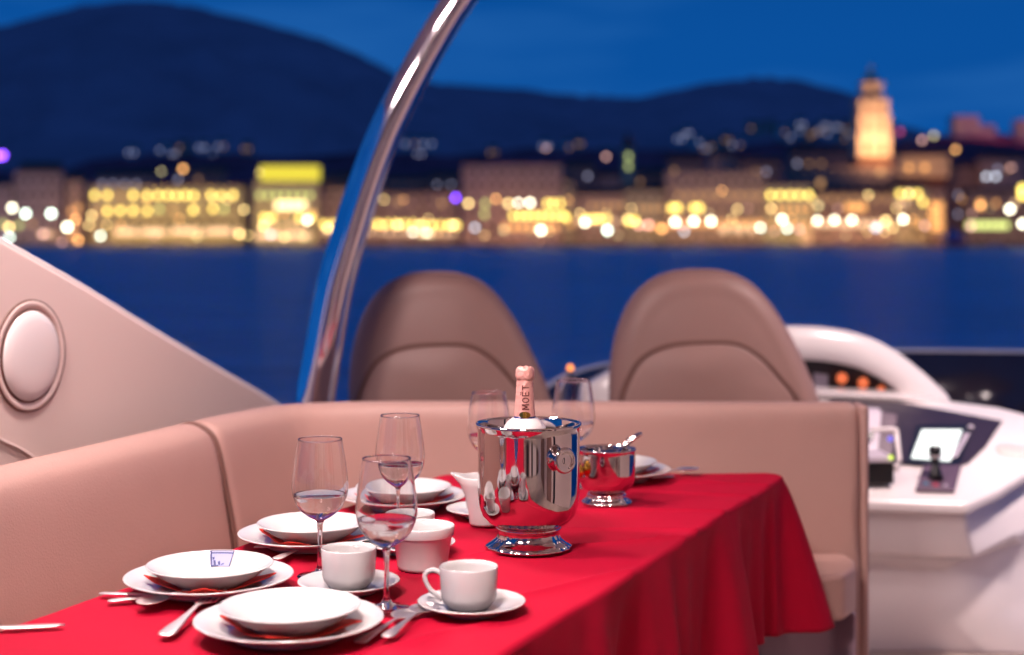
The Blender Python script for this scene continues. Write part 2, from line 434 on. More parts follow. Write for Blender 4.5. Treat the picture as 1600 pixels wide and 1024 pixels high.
# ================================================================== WINE GLASSES
gout = [(.0050, .084), (.0075, .0865), (.020, .094), (.033, .106), (.0405, .122), (.0430, .137), (.0420, .155), (.0390, .178), (.0350, .203), (.0335, .210)]
def mk_glass():
    root = thing('wine_glass', None, 'wine glass')
    so = smooth_prof([(r, z) for r, z in gout], 4)
    inn_ = [(max(0, v[0] - (.0009 if v[1] > .1 else .0014)), v[1] + (.0 if v[1] > .12 else .0014)) for v in so][::-1]; inn_[-1] = (0, .0885)
    link('bowl', lathe([(0, .0850)] + [(v[0], v[1]) for v in so] + inn_, 72), M['solidglass'], root)
    rim = bmesh.new()
    lathe([(.0330 + .0012 * cos(2 * pi * k / 8), .210 + .0012 * sin(2 * pi * k / 8)) for k in range(8)], 72, rim, closed=True)
    link('rim', rim, M['solidglass'], root)
    st = [(0, .001), (.034, .001), (.0350, .0018), (.034, .0028), (.018, .0050), (.008, .0095), (.0042, .018), (.0036, .030), (.0036, .066), (.0046, .080), (.0062, .0855), (0, .0870)]
    link('stem', lathe(st, 48), M['solidglass'], root)
    top = .1265
    wi = [(0, .0878)] + [(max(.001, v[0] - .0005), v[1] + .0008) for v in so if v[1] + .0008 < top and v[1] > .0855]
    wr = wi[-1][0]
    link('water', lathe(wi + [(wr + .0002, top), (wr - .001, top - .0004), (0, top - .0006)], 72), M['waterdrink'], root)
    return root
gl = [(500, 2.245, 1, 'leftmost, behind the near left cup'), (604, 2.048, 1, 'nearest the camera, above the front spoons'), (625, 2.546, 1, 'rearmost of the left three'), (764, 2.92, 1, 'behind the left rim of the champagne bucket'), (896, 3.06, 1.05, 'behind the right rim of the champagne bucket')]
g0 = None
for i, (px, y, s_, where) in enumerate(gl):
    g = mk_glass() if i == 0 else copy_tree(g0)
    if i == 0: g0 = g
    g.location = ((px - 800) / F * y, y, TBL + .003); g.scale = (s_,) * 3; g.rotation_euler = (0, 0, i * 1.1)
    tag(g, 'stemmed wine glass part filled with water, ' + where, 'wine glass', 'wine glasses on the red tablecloth')

# ================================================================== CHAMPAGNE BUCKET
p = onh(826, 858, TBL)
bk = thing('champagne_bucket', 'tall polished steel champagne bucket on a flared foot, holding the bottle', 'bucket', (p.x, p.y, TBL + .003))
out = [(.049, .0365), (.0530, .037), (.066, .0425), (.0775, .055), (.0830, .072), (.0848, .095), (.0852, .15), (.0856, .192), (.0862, .200), (.0885, .2035), (.0890, .2060), (.0880, .2085), (.0860, .2085), (.0845, .204), (.0835, .15), (.0825, .095), (.0800, .074), (.074, .058), (.060, .047), (0, .044)]
bm = lathe(out, 128); link('body', bm, M['chrome'], bk)
foot = [(.0, .0015), (.066, .0015), (.0705, .0), (.0722, .0018), (.0712, .0045), (.062, .0095), (.054, .0155), (.0505, .0225), (.0500, .0275), (.0530, .0300), (.0550, .0325), (.0540, .0355), (.0500, .0370), (0, .0372)]
bm = lathe(foot, 128)
for v in bm.verts:                        # shallow flutes round the foot
    r = sqrt(v.co.x ** 2 + v.co.y ** 2)
    if .049 < r < .0722 and v.co.z < .027:
        a = math.atan2(v.co.y, v.co.x); k = 1 + .016 * cos(a * 16); v.co.x *= k; v.co.y *= k
link('foot', bm, M['chrome'], bk)
def disc_handle(parent, ang, r, z, s_=1):
    d = Vector((cos(ang), sin(ang), 0)); m = Matrix.Rotation(ang, 4, 'Z')
    bm = bmesh.new(); tmp = lathe([(0, .0), (.010, 0), (.012, .004), (.008, .008), (.008, .012), (.0175, .016), (.0205, .0185), (.0195, .021), (.014, .0222), (.0125, .0205), (.006, .0222), (0, .0228)], 40)
    for v in tmp.verts: x, y_, zz = v.co; v.co = m @ Vector((r - .004 + zz * s_, x * s_, y_ * s_)) + Vector((0, 0, z))
    return link('handle', tmp, M['chrome'], parent)
disc_handle(bk, R(-55), .0850, .157, 1.05); disc_handle(bk, R(-47 + 180), .0850, .150, 1.0)
# bottle
bt = thing('champagne_bottle', 'champagne bottle with pink foil neck standing in the steel bucket', 'bottle', (p.x - .0065, p.y + .008, TBL + .003 + .046))
zt = .305 - .046 - .003
glassprof = [(0, 0), (.030, 0), (.034, .004), (.0345, .05), (.0345, .085), (.032, .105), (.0245, .135), (.0190, .152), (.0165, .165), (0, .166)]
sp = smooth_prof(glassprof, 4); link('bottle_body', lathe([(max(0, v[0]), v[1]) for v in sp], 64), M['bottle'], bt)
# white neck collar
colr = [(.0190, .1700), (.0215, .1692), (.0285, .1640), (.0350, .1555), (.0362, .1515), (.0352, .1500), (.0250, .155), (.0205, .160), (.0178, .168)]
link('neck_collar', lathe(colr, 64, closed=True), M['gelw'], bt)
def neck_r(z):                            # z from bottle base
    t = (z - .172) / (zt - .172)
    return .0178 - .0046 * min(1, t * 1.35)
bm = bmesh.new(); n = 72; rings = []
zs = [.172 + (zt - .022 - .172) * k / 20 for k in range(21)] + [zt - .0215, zt - .020, zt - .016, zt - .011, zt - .006, zt - .003, zt - .001]
for k, z in enumerate(zs):
    if k <= 20: r = neck_r(z)
    else: r = [.0143, .0152, .0157, .0155, .0150, .0135, .0105][k - 21]
    ring = []
    for i in range(n):
        a = 2 * pi * i / n; wr = 0
        if k > 14: wr = .0005 * sin(a * 11 + z * 900) + .0004 * sin(a * 7 - z * 500)
        if k > 20: wr += .0006 * sin(a * 5 + 1)
        ring.append(bm.verts.new(((r + wr) * cos(a), (r + wr) * sin(a), z + (.0008 * sin(a * 6) if k > 25 else 0))))
    rings.append(ring)
for a, b in zip(rings, rings[1:]):
    for i in range(n): bm.faces.new((a[i], a[(i + 1) % n], b[(i + 1) % n], b[i]))
bm.faces.new(rings[-1])
link('foil', bm, M['foil'], bt)
link('neck_band', lathe([(.0182, .1675), (.0184, .168), (.0181, .1725), (.0172, .1728)], 48), M['bluemark'], bt)
bm = bmesh.new()                           # round gold seal on the foil
g = []
for i in range(9):
    row = []
    for j in range(25):
        rr = i / 8 * .0078; th = 2 * pi * j / 24; u = rr * cos(th) * 1.25; z = .1760 + rr * sin(th) * .7
        row.append(bm.verts.new(((neck_r(max(.172, z)) + .0010) * sin(u / .0178), -(neck_r(max(.172, z)) + .0010) * cos(u / .0178), z)))
    g.append(row)
for i in range(8):
    for j in range(24): bm.faces.new((g[i][j], g[i + 1][j], g[i + 1][j + 1], g[i][j + 1]))
link('gold_seal', bm, M['gold'], bt)
# lettering M O E T, read from the bottom upwards
def letter_strokes(ch):
    h, w_, t = 1.0, .72, .15
    if ch == 'M': return [((0, 0), (t * 1.1, 0), (t * 1.1, h), (0, h)), ((w_ + .1 - t * 1.1, 0), (w_ + .1, 0), (w_ + .1, h), (w_ + .1 - t * 1.1, h)), ((0, h), (t * 1.3, h), (w_ / 2 + .05 + t * .6, .25), (w_ / 2 + .05 - t * .6, .25)), ((w_ + .1 - t * 1.3, h), (w_ + .1, h), (w_ / 2 + .05 + t * .6, .25), (w_ / 2 + .05 - t * .6, .25))]
    if ch == 'O':
        q = []
        for k in range(16):
            a0, a1 = 2 * pi * k / 16, 2 * pi * (k + 1) / 16
            f = lambda a, k_: (.38 + .38 * k_ * cos(a), .5 + .5 * (1 - (1 - k_) * .8) * sin(a))
            q.append((f(a0, 1), f(a1, 1), f(a1, .6), f(a0, .6)))
        return q
    if ch == 'E': return [((0, 0), (t, 0), (t, h), (0, h)), ((t, h - t), (w_ - .1, h - t), (w_ - .1, h), (t, h)), ((t, .5 - t / 2), (w_ - .2, .5 - t / 2), (w_ - .2, .5 + t / 2), (t, .5 + t / 2)), ((t, 0), (w_ - .1, 0), (w_ - .1, t), (t, t)), ((.12, 1.12), (.25, 1.12), (.25, 1.26), (.12, 1.26)), ((.40, 1.12), (.53, 1.12), (.53, 1.26), (.40, 1.26))]
    if ch == 'T': return [((.28, 0), (.28 + t, 0), (.28 + t, h - t), (.28, h - t)), ((0, h - t), (w_, h - t), (w_, h), (0, h))]
bm = bmesh.new(); cap = .0125; z = .1845
for ch in 'MOET':
    for q in letter_strokes(ch):
        for si in range(4):
            cells = []
            for (aa, bb) in ((si / 4, (si + 1) / 4),):
                def lp(s_, t_):
                    x = (q[0][0] * (1 - s_) + q[1][0] * s_) * (1 - t_) + (q[3][0] * (1 - s_) + q[2][0] * s_) * t_
                    y_ = (q[0][1] * (1 - s_) + q[1][1] * s_) * (1 - t_) + (q[3][1] * (1 - s_) + q[2][1] * s_) * t_
                    zz = z + x * cap * .92; u = -(y_ - .5) * cap + .0014
                    r = neck_r(zz) + .0012; return bm.verts.new((r * sin(u / r), -r * cos(u / r), zz))
                bm.faces.new((lp(0, aa), lp(1, aa), lp(1, bb), lp(0, bb)))
    z += {'M': .0116, 'O': .0112, 'E': .0098, 'T': .009}[ch]
link('lettering', bm, M['ink'], bt, False)

# ================================================================== ICE BUCKET
p = onh(948, 788, TBL)
ib = thing('ice_bucket', 'small polished steel ice bucket with a gold coloured knob and tongs', 'bucket', (p.x, p.y, TBL + .003))
out = [(.030, .0215), (.036, .0225), (.048, .0300), (.0535, .0420), (.0555, .058), (.0560, .095), (.0562, .101), (.0575, .1035), (.0580, .1050), (.0572, .1065), (.0555, .1065), (.0545, .102), (.0540, .058), (.051, .042), (.045, .032), (0, .026)]
link('body', lathe(out, 112), M['chrome'], ib)
foot = [(0, .001), (.046, .001), (.0485, 0), (.0495, .0015), (.0485, .004), (.041, .0085), (.0375, .0130), (.0385, .0155), (.0375, .0180), (.0345, .0200), (.032, .0215), (0, .0216)]
bm = lathe(foot, 128)
for v in bm.verts:
    r = sqrt(v.co.x ** 2 + v.co.y ** 2)
    if .036 < r < .0495: a = math.atan2(v.co.y, v.co.x); k = 1 + .02 * cos(a * 18); v.co.x *= k; v.co.y *= k
link('foot', bm, M['chrome'], ib)
bm = lathe([(0, 0), (.007, 0), (.006, .006), (.012, .010), (.0165, .018), (.0165, .026), (.011, .034), (.005, .037), (0, .0375)], 32)
m = Matrix.Rotation(R(-148), 4, 'Z')
for v in bm.verts: x, y_, zz = v.co; v.co = m @ Vector((.0545 + zz * .75, x, y_)) + Vector((0, 0, .068))
link('knob', bm, M['gold'], ib)
# tongs standing in the ice bucket
tg = thing('ice_tongs', 'chrome ice tongs leaning out of the small ice bucket', 'tongs', (p.x + .006, p.y, TBL + .062))
a_ = smooth_prof([(-.02, -.006, 0), (.005, -.008, .026), (.028, -.009, .052), (.046, -.008, .066), (.058, -.004, .074), (.060, .004, .075), (.050, .010, .069), (.028, .011, .052), (.005, .010, .026), (-.02, .008, 0)], 6)
link('arm', tube(a_, .0036, 10), M['chrome'], tg)
link('grip', tube([(.034, -.009, .0565), (.036, .0, .066), (.034, .011, .0565)], .0026, 10), M['chrome'], tg)

# ================================================================== CUTLERY
def strip(bm, pts, thick):                # pts: list of (x, halfwidth, zc, dish)
    top = []; bot = []
    for x, hw, zc, dish in pts:
        a = []; b = []
        for k in range(-3, 4):
            v = k / 3; zz = zc + dish * (v * v)
            a.append(bm.verts.new((x, v * hw, zz + thick * (1 - .5 * v * v)))); b.append(bm.verts.new((x, v * hw, zz - thick * (.2))))
        top.append(a); bot.append(b)
    for i in range(len(pts) - 1):
        for k in range(6):
            bm.faces.new((top[i][k], top[i + 1][k], top[i + 1][k + 1], top[i][k + 1])); bm.faces.new((bot[i][k], bot[i][k + 1], bot[i + 1][k + 1], bot[i + 1][k]))
        bm.faces.new((top[i][0], bot[i][0], bot[i + 1][0], top[i + 1][0])); bm.faces.new((top[i][6], top[i + 1][6], bot[i + 1][6], bot[i][6]))
    for i in (0, -1): bm.faces.new(top[i] + bot[i][::-1])
HAND = [(0, .004, .0022, 0), (.004, .0092, .0024, 0), (.012, .0105, .003, 0), (.03, .0090, .0042, 0), (.06, .0060, .0052, 0), (.09, .0040, .0068, 0), (.115, .0035, .0082, 0)]
def mk_spoon():
    bm = bmesh.new()
    pts = HAND + [(.125, .0036, .0080, 0), (.132, .0095, .0072, .0012), (.140, .0170, .0055, .0030), (.151, .0220, .0030, .0052), (.163, .0235, .0022, .0062), (.175, .0220, .0026, .0054), (.185, .0170, .0042, .0034), (.192, .0085, .0064, .0012), (.195, .002, .0074, 0)]
    pts = [tuple(v) for v in smooth_prof([Vector(p) for p in pts], 3)]
    strip(bm, [(a, max(.001, b), c, d) for a, b, c, d in pts], .0016); return link('spoon', bm, M['steel'])
def mk_fork():
    bm = bmesh.new()
    strip(bm, HAND + [(.125, .004, .0078, 0), (.133, .009, .0066, .0006), (.142, .0125, .0050, .001), (.150, .0130, .0042, .001)], .0015)
    for k in range(4):
        yc = (k - 1.5) * .0072; t = bmesh.new()
        strip(t, [(.148, .0022, .0045, 0), (.165, .0018, .0040, 0), (.183, .0014, .0062, 0), (.195, .0006, .0095, 0)], .0014)
        for v in t.verts: v.co.y += yc
        me = bpy.data.meshes.new('t'); t.to_mesh(me); t.free(); bm.from_mesh(me); bpy.data.meshes.remove(me)
    return link('fork', bm, M['steel'])
def mk_knife():
    bm = bmesh.new()
    strip(bm, [(0, .005, .003, 0), (.004, .008, .0035, 0), (.03, .0078, .0045, 0), (.07, .0062, .0048, 0), (.095, .0055, .0046, 0), (.1, .0070, .004, 0), (.12, .0090, .0030, 0), (.16, .0095, .0025, 0), (.185, .0075, .0022, 0), (.198, .0025, .002, 0)], .0018)
    return link('knife', bm, M['steel'])
proto = {}
def lay(kind, tail, head, label, lift=.001, tilt=0):
    a = onh(*tail, TBL); b = onh(*head, TBL)
    if kind not in proto: o = proto[kind] = {'spoon': mk_spoon, 'fork': mk_fork, 'knife': mk_knife}[kind]()
    else: o = proto[kind].copy(); C.objects.link(o)
    d = b - a; L = d.length; k = max(.85, min(1.12, L / .196))
    o.location = (a.x, a.y, TBL + .004 + lift); o.rotation_euler = (0, R(tilt), math.atan2(d.y, d.x)); o.scale = (k, k, k)
    tag(o, label, kind, kind + 's laid on the tablecloth')
lay('spoon', (560, 1013), (643, 968), 'steel spoon whose handle is the left one of the two front spoons', .001)
lay('spoon', (603, 1010), (666, 966), 'steel spoon with its bowl toward the front saucer, right one of the two front spoons', .0055)
lay('fork', (257, 1003), (340, 937), 'steel fork slipped under the left rim of the nearest plate', .001)
lay('knife', (156, 936), (318, 944), 'steel knife lying crossways in front of the plate beside the sofa', .001)
lay('fork', (168, 947), (300, 940), 'steel fork next to the knife in front of the plate beside the sofa', .001)
lay('spoon', (345, 922), (262, 947), 'steel spoon crossing the knife in front of the plate beside the sofa', .0045)
lay('knife', (398, 862), (486, 866), 'steel knife in front of the plate behind the leftmost wine glass', .001)
lay('fork', (430, 884), (520, 851), 'steel fork crossing a knife in front of the plate behind the leftmost wine glass', .004)
lay('fork', (626, 800), (690, 786), 'steel fork in front of the far plate behind the middle wine glass', .001)
lay('knife', (1052, 750), (970, 757), 'steel knife with dark handle end right of the small ice bucket', .001)
lay('knife', (-110, 997), (46, 988), 'steel knife at the left end of the table, cut by the picture edge', .001)
lay('spoon', (998, 752), (1083, 742), 'steel spoon pointing right of the small ice bucket', .004)
# ================================================================== SOFA
def path_smooth(pts, k=8): return [Vector((v[0], v[1], 0)) for v in smooth_prof([(a, b, 0) for a, b in pts], k)]
# ridge line of the backrest (plan view)
ridge = path_smooth([(-1.42, .9), (-1.20, 1.55), (-1.03, 2.10), (-.894, 2.57), (-.80, 2.86), (-.71, 3.14), (-.635, 3.36), (-.55, 3.52), (-.42, 3.585), (-.2, 3.60), (.0, 3.60), (.3, 3.598), (.6, 3.59), (.78, 3.585), (.838, 3.583)], 8)
al = [0]
for a, b in zip(ridge, ridge[1:]): al.append(al[-1] + (b - a).length)
def at_s(s_):
    s_ = max(0, min(al[-1], s_))
    for i in range(len(al) - 1):
        if al[i + 1] >= s_: t = (s_ - al[i]) / (al[i + 1] - al[i]); p = ridge[i].lerp(ridge[i + 1], t); d = (ridge[i + 1] - ridge[i]).normalized(); break
    j = max(1, min(len(ridge) - 2, i)); d = (ridge[j + 1] - ridge[j - 1]).normalized()
    return p, Vector((d.y, -d.x, 0))      # inward (towards the table) normal
BT = CZ - .400 - DECK                     # back height over deck
SEAT = .485
def sweep(prof, s0, s1, name, m, parent, n=60, end=.03, mat2=None):
    # prof: list of (inward, height); ends are pulled in so that cushions have soft shoulders
    bm = bmesh.new(); rings = []
    cx = sum(p[0] for p in prof) / len(prof); cy = sum(p[1] for p in prof) / len(prof)
    ss = []
    for k in range(n + 1): ss.append((s0 + end + (s1 - s0 - 2 * end) * k / n, 1))
    ends = [(s0 + end * (1 - sin(a)), cos(a)) for a in [pi / 2 * q / 5 for q in range(5, 0, -1)]]
    ends2 = [(s1 - end * (1 - sin(a)), cos(a)) for a in [pi / 2 * q / 5 for q in range(1, 6)]]
    for s_, c in ends + ss + ends2:
        p, nn = at_s(s_); k = end * .8 * (1 - c)
        ring = []
        for (a, h) in prof:
            dx, dy = a - cx, h - cy; L = sqrt(dx * dx + dy * dy) or 1; f = max(0, 1 - k / L)
            ring.append(bm.verts.new((p.x + nn.x * (cx + dx * f), p.y + nn.y * (cx + dx * f), DECK + cy + dy * f)))
        rings.append(ring)
    m_ = len(prof)
    for a, b in zip(rings, rings[1:]):
        for i in range(m_): bm.faces.new((a[i], a[(i + 1) % m_], b[(i + 1) % m_], b[i]))
    bm.faces.new(rings[0]); bm.faces.new(rings[-1])
    return link(name, bm, m, parent)
def rprof(pts, k=5):
    P = pts + [pts[0]]; n = len(pts); out = []
    for i in range(n):
        p0 = Vector(pts[i - 1]); p1 = Vector(pts[i]); p2 = Vector(pts[(i + 1) % n]); p3 = Vector(pts[(i + 2) % n])
        for s_ in range(k):
            t = s_ / k; v = .5 * ((2 * p1) + (p2 - p0) * t + (2 * p0 - 5 * p1 + 4 * p2 - p3) * t * t + (3 * p1 - p0 - 3 * p2 + p3) * t ** 3); out.append((v.x, v.y))
    return out
sofa = thing('corner_sofa', 'long curved tan leather sofa wrapping round the table, with a pale lower base', 'sofa')
backp = rprof([(-.045, .30), (-.05, .55), (-.048, BT - .05), (-.035, BT - .012), (.0, BT), (.04, BT - .014), (.062, BT - .05), (.085, BT - .15), (.105, BT - .26), (.115, .44), (.10, .36), (.02, .30)])
flatp = rprof([(-.045, .02), (-.05, .40), (-.050, BT - .045), (-.040, BT - .014), (-.012, BT), (.020, BT - .006), (.036, BT - .03), (.040, BT - .10), (.046, BT - .22), (.050, .46), (.048, .38), (.03, .02)])
sA = 0; 
def s_at(y, x=None):
    best = min(range(len(ridge)), key=lambda i: abs(ridge[i].y - y) + (abs(ridge[i].x - x) if x is not None else 0)); return al[best]
s1 = s_at(3.20, -.69); s2 = s_at(3.575, -.44); sE = al[-1]
sweep(backp, 0, s1 - .003, 'back_cushion', M['leather'], sofa, 90, .035)
p_, n_ = at_s(s1 + .001); link('seam_shade', tube([Vector((p_.x + n_.x * (a - .007), p_.y + n_.y * (a - .007), DECK + h - .006)) for a, h in backp[8:-12]], .007, 8), M['seam_shade'], sofa)  # dark tube in place of the shade between the cushions
# corner + rear back is one long smooth upholstered panel: profile morphs from bulging to flat
bm = bmesh.new(); rings = []
n = 150
for k in range(n + 1):
    s_ = s1 + (sE - s1) * k / n; p, nn = at_s(s_)
    e0 = min(1, (s_ - s1) / .035); e1 = min(1, (sE - s_) / .02); c0e = sqrt(max(0, 1 - (1 - e0) ** 2)); c1e = sqrt(max(0, 1 - (1 - e1) ** 2)); sh = .03 * (1 - c0e) + .016 * (1 - c1e)
    mth = min(1, max(0, (s_ - s2 + .22) / .45)); mth = mth * mth * (3 - 2 * mth)
    ring = []
    for (a, h), (a2, h2) in zip(backp, flatp):
        A = a + (a2 - a) * mth; H = h + (h2 - h) * mth; dx, dy = A - .0, H - .55; L = sqrt(dx * dx + dy * dy); f = max(0, 1 - sh / L)
        ring.append(bm.verts.new((p.x + nn.x * dx * f, p.y + nn.y * dx * f, DECK + .55 + dy * f)))
    rings.append(ring)
mm = len(backp)
for a, b in zip(rings, rings[1:]):
    for i in range(mm): bm.faces.new((a[i], a[(i + 1) % mm], b[(i + 1) % mm], b[i]))
bm.faces.new(rings[0]); bm.faces.new(rings[-1])
link('back_cushion', bm, M['leather'], sofa)
# end cap strip: pale vertical edge of the backrest
x0 = .838; 
bm = box((x0 - .002, 3.545, DECK + .02), (x0 + .024, 3.635, CZ - .403)); link('end_panel', bm, M['leather'], sofa, True, .014, 4)
# seat cushion: outline in plan
def plan_out(inset):
    pts = []
    for s_ in [k * al[-1] / 60 for k in range(61)]:
        p, nn = at_s(s_); pts.append((p.x + nn.x * .05, p.y + nn.y * .05))
    pts[-2] = (.78, 3.535); pts[-1] = (.800, 3.52)
    inn = [(.806, 3.46), (.79, 3.38), (.745, 3.30), (.68, 3.27), (.60, 3.26), (.0, 3.26), (-.12, 3.22), (-.2, 3.10), (-.32, 2.8), (-.46, 2.4), (-.62, 2.0), (-.85, 1.3), (-.98, .9)]
    return pts + inn
pl = plan_out(0)
link('seat_cushion', prism([(x, y, DECK + SEAT - .105) for x, y in pl], (0, 0, .105)), M['leather'], sofa, True, .028, 5)
pl2 = [(x, y + (.13 if i > 62 and y > 3.2 else 0)) for i, (x, y) in enumerate(pl)]
link('base', prism([(x, y, DECK + .004) for x, y in pl2], (0, 0, SEAT - .112)), M['base'], sofa, True, .01, 3)

# ================================================================== SIDE WING + SPEAKER
pa = -1.964
def Wp(px, py, off=0):                    # point on the wing plane x = pa + .33 y (off inward)
    k = (px - 800) / F; y = pa / (k - .33); v = W(px, py, y); nrm_ = Vector((1, -.33, 0)).normalized(); return v + nrm_ * off
wing_top = [(-330, 190), (-150, 287), (0, 372), (60, 406), (140, 452), (240, 514), (330, 568), (400, 609), (440, 634), (470, 660)]
wb = [Wp(470, 800), Wp(300, 1000), Wp(0, 1250), Wp(-330, 1500)]
wn = Vector((1, -.33, 0)).normalized()
wingo = thing('side_wing', 'pinkish white moulded side wing of the boat sloping down behind the sofa', 'boat side')
link('wing_panel', prism([Wp(*q) for q in wing_top] + wb, -wn * .06), M['gel'], wingo, True, .012, 4)
edge = [Wp(px, py - 1.5, -.016) for px, py in wing_top]
link('edge_trim', tube([v for v in smooth_prof(edge, 3)], .0075, 12), M['gelw'], wingo)
hl = [Wp(px, py, .002) for px, py in ((-200, 600), (-60, 655), (0, 688), (30, 702), (58, 724), (70, 760))]
link('moulding_line', tube(smooth_prof(hl, 5), .004, 10), M['gel'], wingo)
c = Wp(46, 556, .001); q = wn.to_track_quat('Z', 'Y')
spk = thing('round_speaker', 'round pale speaker disc let into the side wing at the left', 'speaker', c); spk.rotation_mode = 'QUATERNION'; spk.rotation_quaternion = q
link('bezel', lathe([(.094, 0), (.1, .004), (.108, .006), (.1115, .004), (.112, 0)], 80), M['gel'], spk)
link('groove', lathe([(.1115, .0005), (.1115, .0045), (.1140, .0045), (.1145, .0005)], 80), M['seam_shade'], spk)
link('groove', lathe([(.092, .001), (.092, .005), (.0945, .005), (.0950, .001)], 80), M['seam_shade'], spk)
link('dome', lathe([(.0925, .002), (.090, .007), (.084, .011), (.070, .014), (.050, .016), (.025, .017), (.0, .0175)], 80), M['gelw'], spk)
bm = lathe([(.040, .003), (.037, .0075), (.028, .0098), (.014, .0110), (0, .0113)], 40); link('centre_cap', bm, M['gelw'], spk, loc=(.02, .040, .004))

# ================================================================== ARCH TUBE
def tubepath(pts, y): return [W(a, b, y) for a, b in pts]
ar = thing('roof_arch', 'thick curved polished steel arch tube rising behind the sofa', 'arch')
tp = smooth_prof(tubepath([(489, 760), (487, 690), (492, 625), (505, 545), (522, 450), (545, 370), (572, 285), (603, 205), (640, 130), (678, 62), (716, 2), (765, -62), (825, -125), (900, -175)], 4.15), 6)
bm = bmesh.new(); P = tp; rings = []
for i, p_ in enumerate(P):                 # oval section, broad across
    t = (P[min(i + 1, len(P) - 1)] - P[max(i - 1, 0)]).normalized(); u = Vector((0, 1, 0)); v = t.cross(u).normalized()
    rw = .0420 + .016 * (1 - min(1, i / len(P) * 1.2))
    rings.append([bm.verts.new(p_ + v * rw * cos(a) + u * .040 * sin(a)) for a in [2 * pi * k / 40 for k in range(40)]])
for a, b in zip(rings, rings[1:]):
    for k in range(40): bm.faces.new((a[k], a[(k + 1) % 40], b[(k + 1) % 40], b[k]))
bm.faces.new(rings[0]); bm.faces.new(rings[-1])
link('tube', bm, M['tube'], ar)
link('foot_plate', lathe([(0, 0), (.09, 0), (.09, .01), (.07, .018), (0, .018)], 40), M['tube'], ar, loc=W(494, 762, 4.15))

# ================================================================== HELM CHAIRS
YC = 4.5
outl = [(948, 760), (950, 700), (951, 625), (958, 548), (975, 492), (1003, 452), (1042, 430), (1090, 424), (1138, 429), (1178, 450), (1215, 493), (1250, 556), (1280, 625), (1300, 690), (1312, 760)]
innl = [(962, 700), (966, 626), (983, 580), (1003, 555), (1036, 539), (1082, 533), (1142, 534), (1180, 553), (1214, 588), (1242, 627), (1262, 700)]
def rel(px, py): return Vector(((px - 1100) / F * YC, 0, CZ - (py - HY) / F * YC - DECK))
def shell(outline, name, m, parent, depth, rim, y0, bulge, nr=8, front=True):
    P = [Vector((v[0], 0, v[2])) for v in smooth_prof([tuple(p) for p in outline], 6)]
    bt_ = min(p.z for p in P); cen = Vector((sum(p.x for p in P) / len(P), 0, sum(p.z for p in P) / len(P)))
    bm = bmesh.new(); Ra = .26; fr = []
    seq = []
    if front:
        for k in range(4, 0, -1): a = pi / 2 * k / 4; seq.append((1 - rim / Ra * (1 - cos(a)), rim * sin(a)))
    for k in range(0, nr + 1): a = pi / 2 * k / nr; seq.append((1 - rim / Ra * (1 - cos(a)), -depth * sin(a)))
    s_in = seq[-1][0]
    for k in range(1, 14): s_ = s_in * (1 - k / 14); seq.append((s_, -depth - bulge * (1 - (s_ / s_in) ** 2)))
    for s_, dy in seq: fr.append([bm.verts.new((cen.x + (p.x - cen.x) * s_, y0 + dy, cen.z + (p.z - cen.z) * s_)) for p in P])
    n_ = len(P)
    for a, b in zip(fr, fr[1:]):
        for i in range(n_): bm.faces.new((a[i], a[(i + 1) % n_], b[(i + 1) % n_], b[i]))
    ce = bm.verts.new((cen.x, y0 - depth - bulge, cen.z))
    for i in range(n_): bm.faces.new((fr[-1][i], fr[-1][(i + 1) % n_], ce))
    bm.faces.new(fr[0]); return link(name, bm, m, parent), P
ch = thing('helm_chair', 'brown leather helm chair, right one, with its rounded back toward the table', 'chair')
sh, P = shell([rel(*p) for p in outl], 'back_shell', M['leather2'], ch, .055, .07, .0, .022)
pd, P2 = shell([rel(*p) for p in innl], 'back_pad', M['leather2'], ch, .028, .035, -.055, .022, 6, False)
link('piping_and_groove_shade', tube([Vector((p.x, -.0735, p.z)) for p in P2], .0075, 8), M['seam_shade'], ch)  # dark tube stands in for the shaded groove round the pad
link('piping_and_groove_shade', tube([Vector((rel(1100, 500).x + (p.x - rel(1100, 500).x) * .988, .012, rel(1100, 560).z + (p.z - rel(1100, 560).z) * .99 + .005)) for p in P if p.z > .75], .0055, 8), M['leather2'], ch)
link('seat', prism([(-.27, .06, .56), (.31, .06, .56), (.31, .50, .56), (.22, .58, .56), (-.18, .58, .56), (-.27, .50, .56)], (0, 0, .10)), M['leather2'], ch, True, .04, 4)
link('pedestal', lathe([(0, 0), (.2, 0), (.2, .015), (.05, .03), (.045, .55), (.12, .565), (0, .565)], 40), M['steel'], ch, loc=(.02, .28, .0))
tag(ch, group='helm chairs behind the sofa'); ch.location = ((1100 - 800) / F * YC, YC, DECK)
ch2 = copy_tree(ch); ch2['label'] = 'brown leather helm chair, left one, beside the steel arch tube'
ch2.location = ((1100 - 412 - 800) / F * YC, YC + .02, DECK - .008); ch2.scale = (.97, 1, 1); ch2.rotation_euler = (0, 0, R(3))

# ================================================================== HELM CONSOLE
con = thing('helm_console', 'white moulded helm console with dark dash panel at the right', 'console')
def plane3(a, b, c): n_ = (b - a).cross(c - a).normalized(); return a, (n_ if n_.z > 0 else -n_)
def onp(px, py, pl_, off=0):
    a, n_ = pl_; d = W(px, py, 1) - Vector((0, 0, CZ)); o = Vector((0, 0, CZ)); t = (a - o).dot(n_) / d.dot(n_); return o + d * t + n_ * off
A = W(1356, 783, 4.22); B = W(1512, 787, 4.22); D_ = W(1450, 626, 5.05)
TP = plane3(A, B, D_)
top = [onp(*q, TP) for q in ((1230, 779), (1356, 782), (1512, 787), (1560, 765), (1610, 733), (1700, 700), (1760, 720), (1740, 690), (1680, 668), (1600, 646), (1560, 636), (1500, 628), (1440, 622), (1360, 614), (1290, 608), (1230, 603))]
link('dash_top', prism(top, (0, .0, -.035)), M['gelw'], con, True, .012, 4)
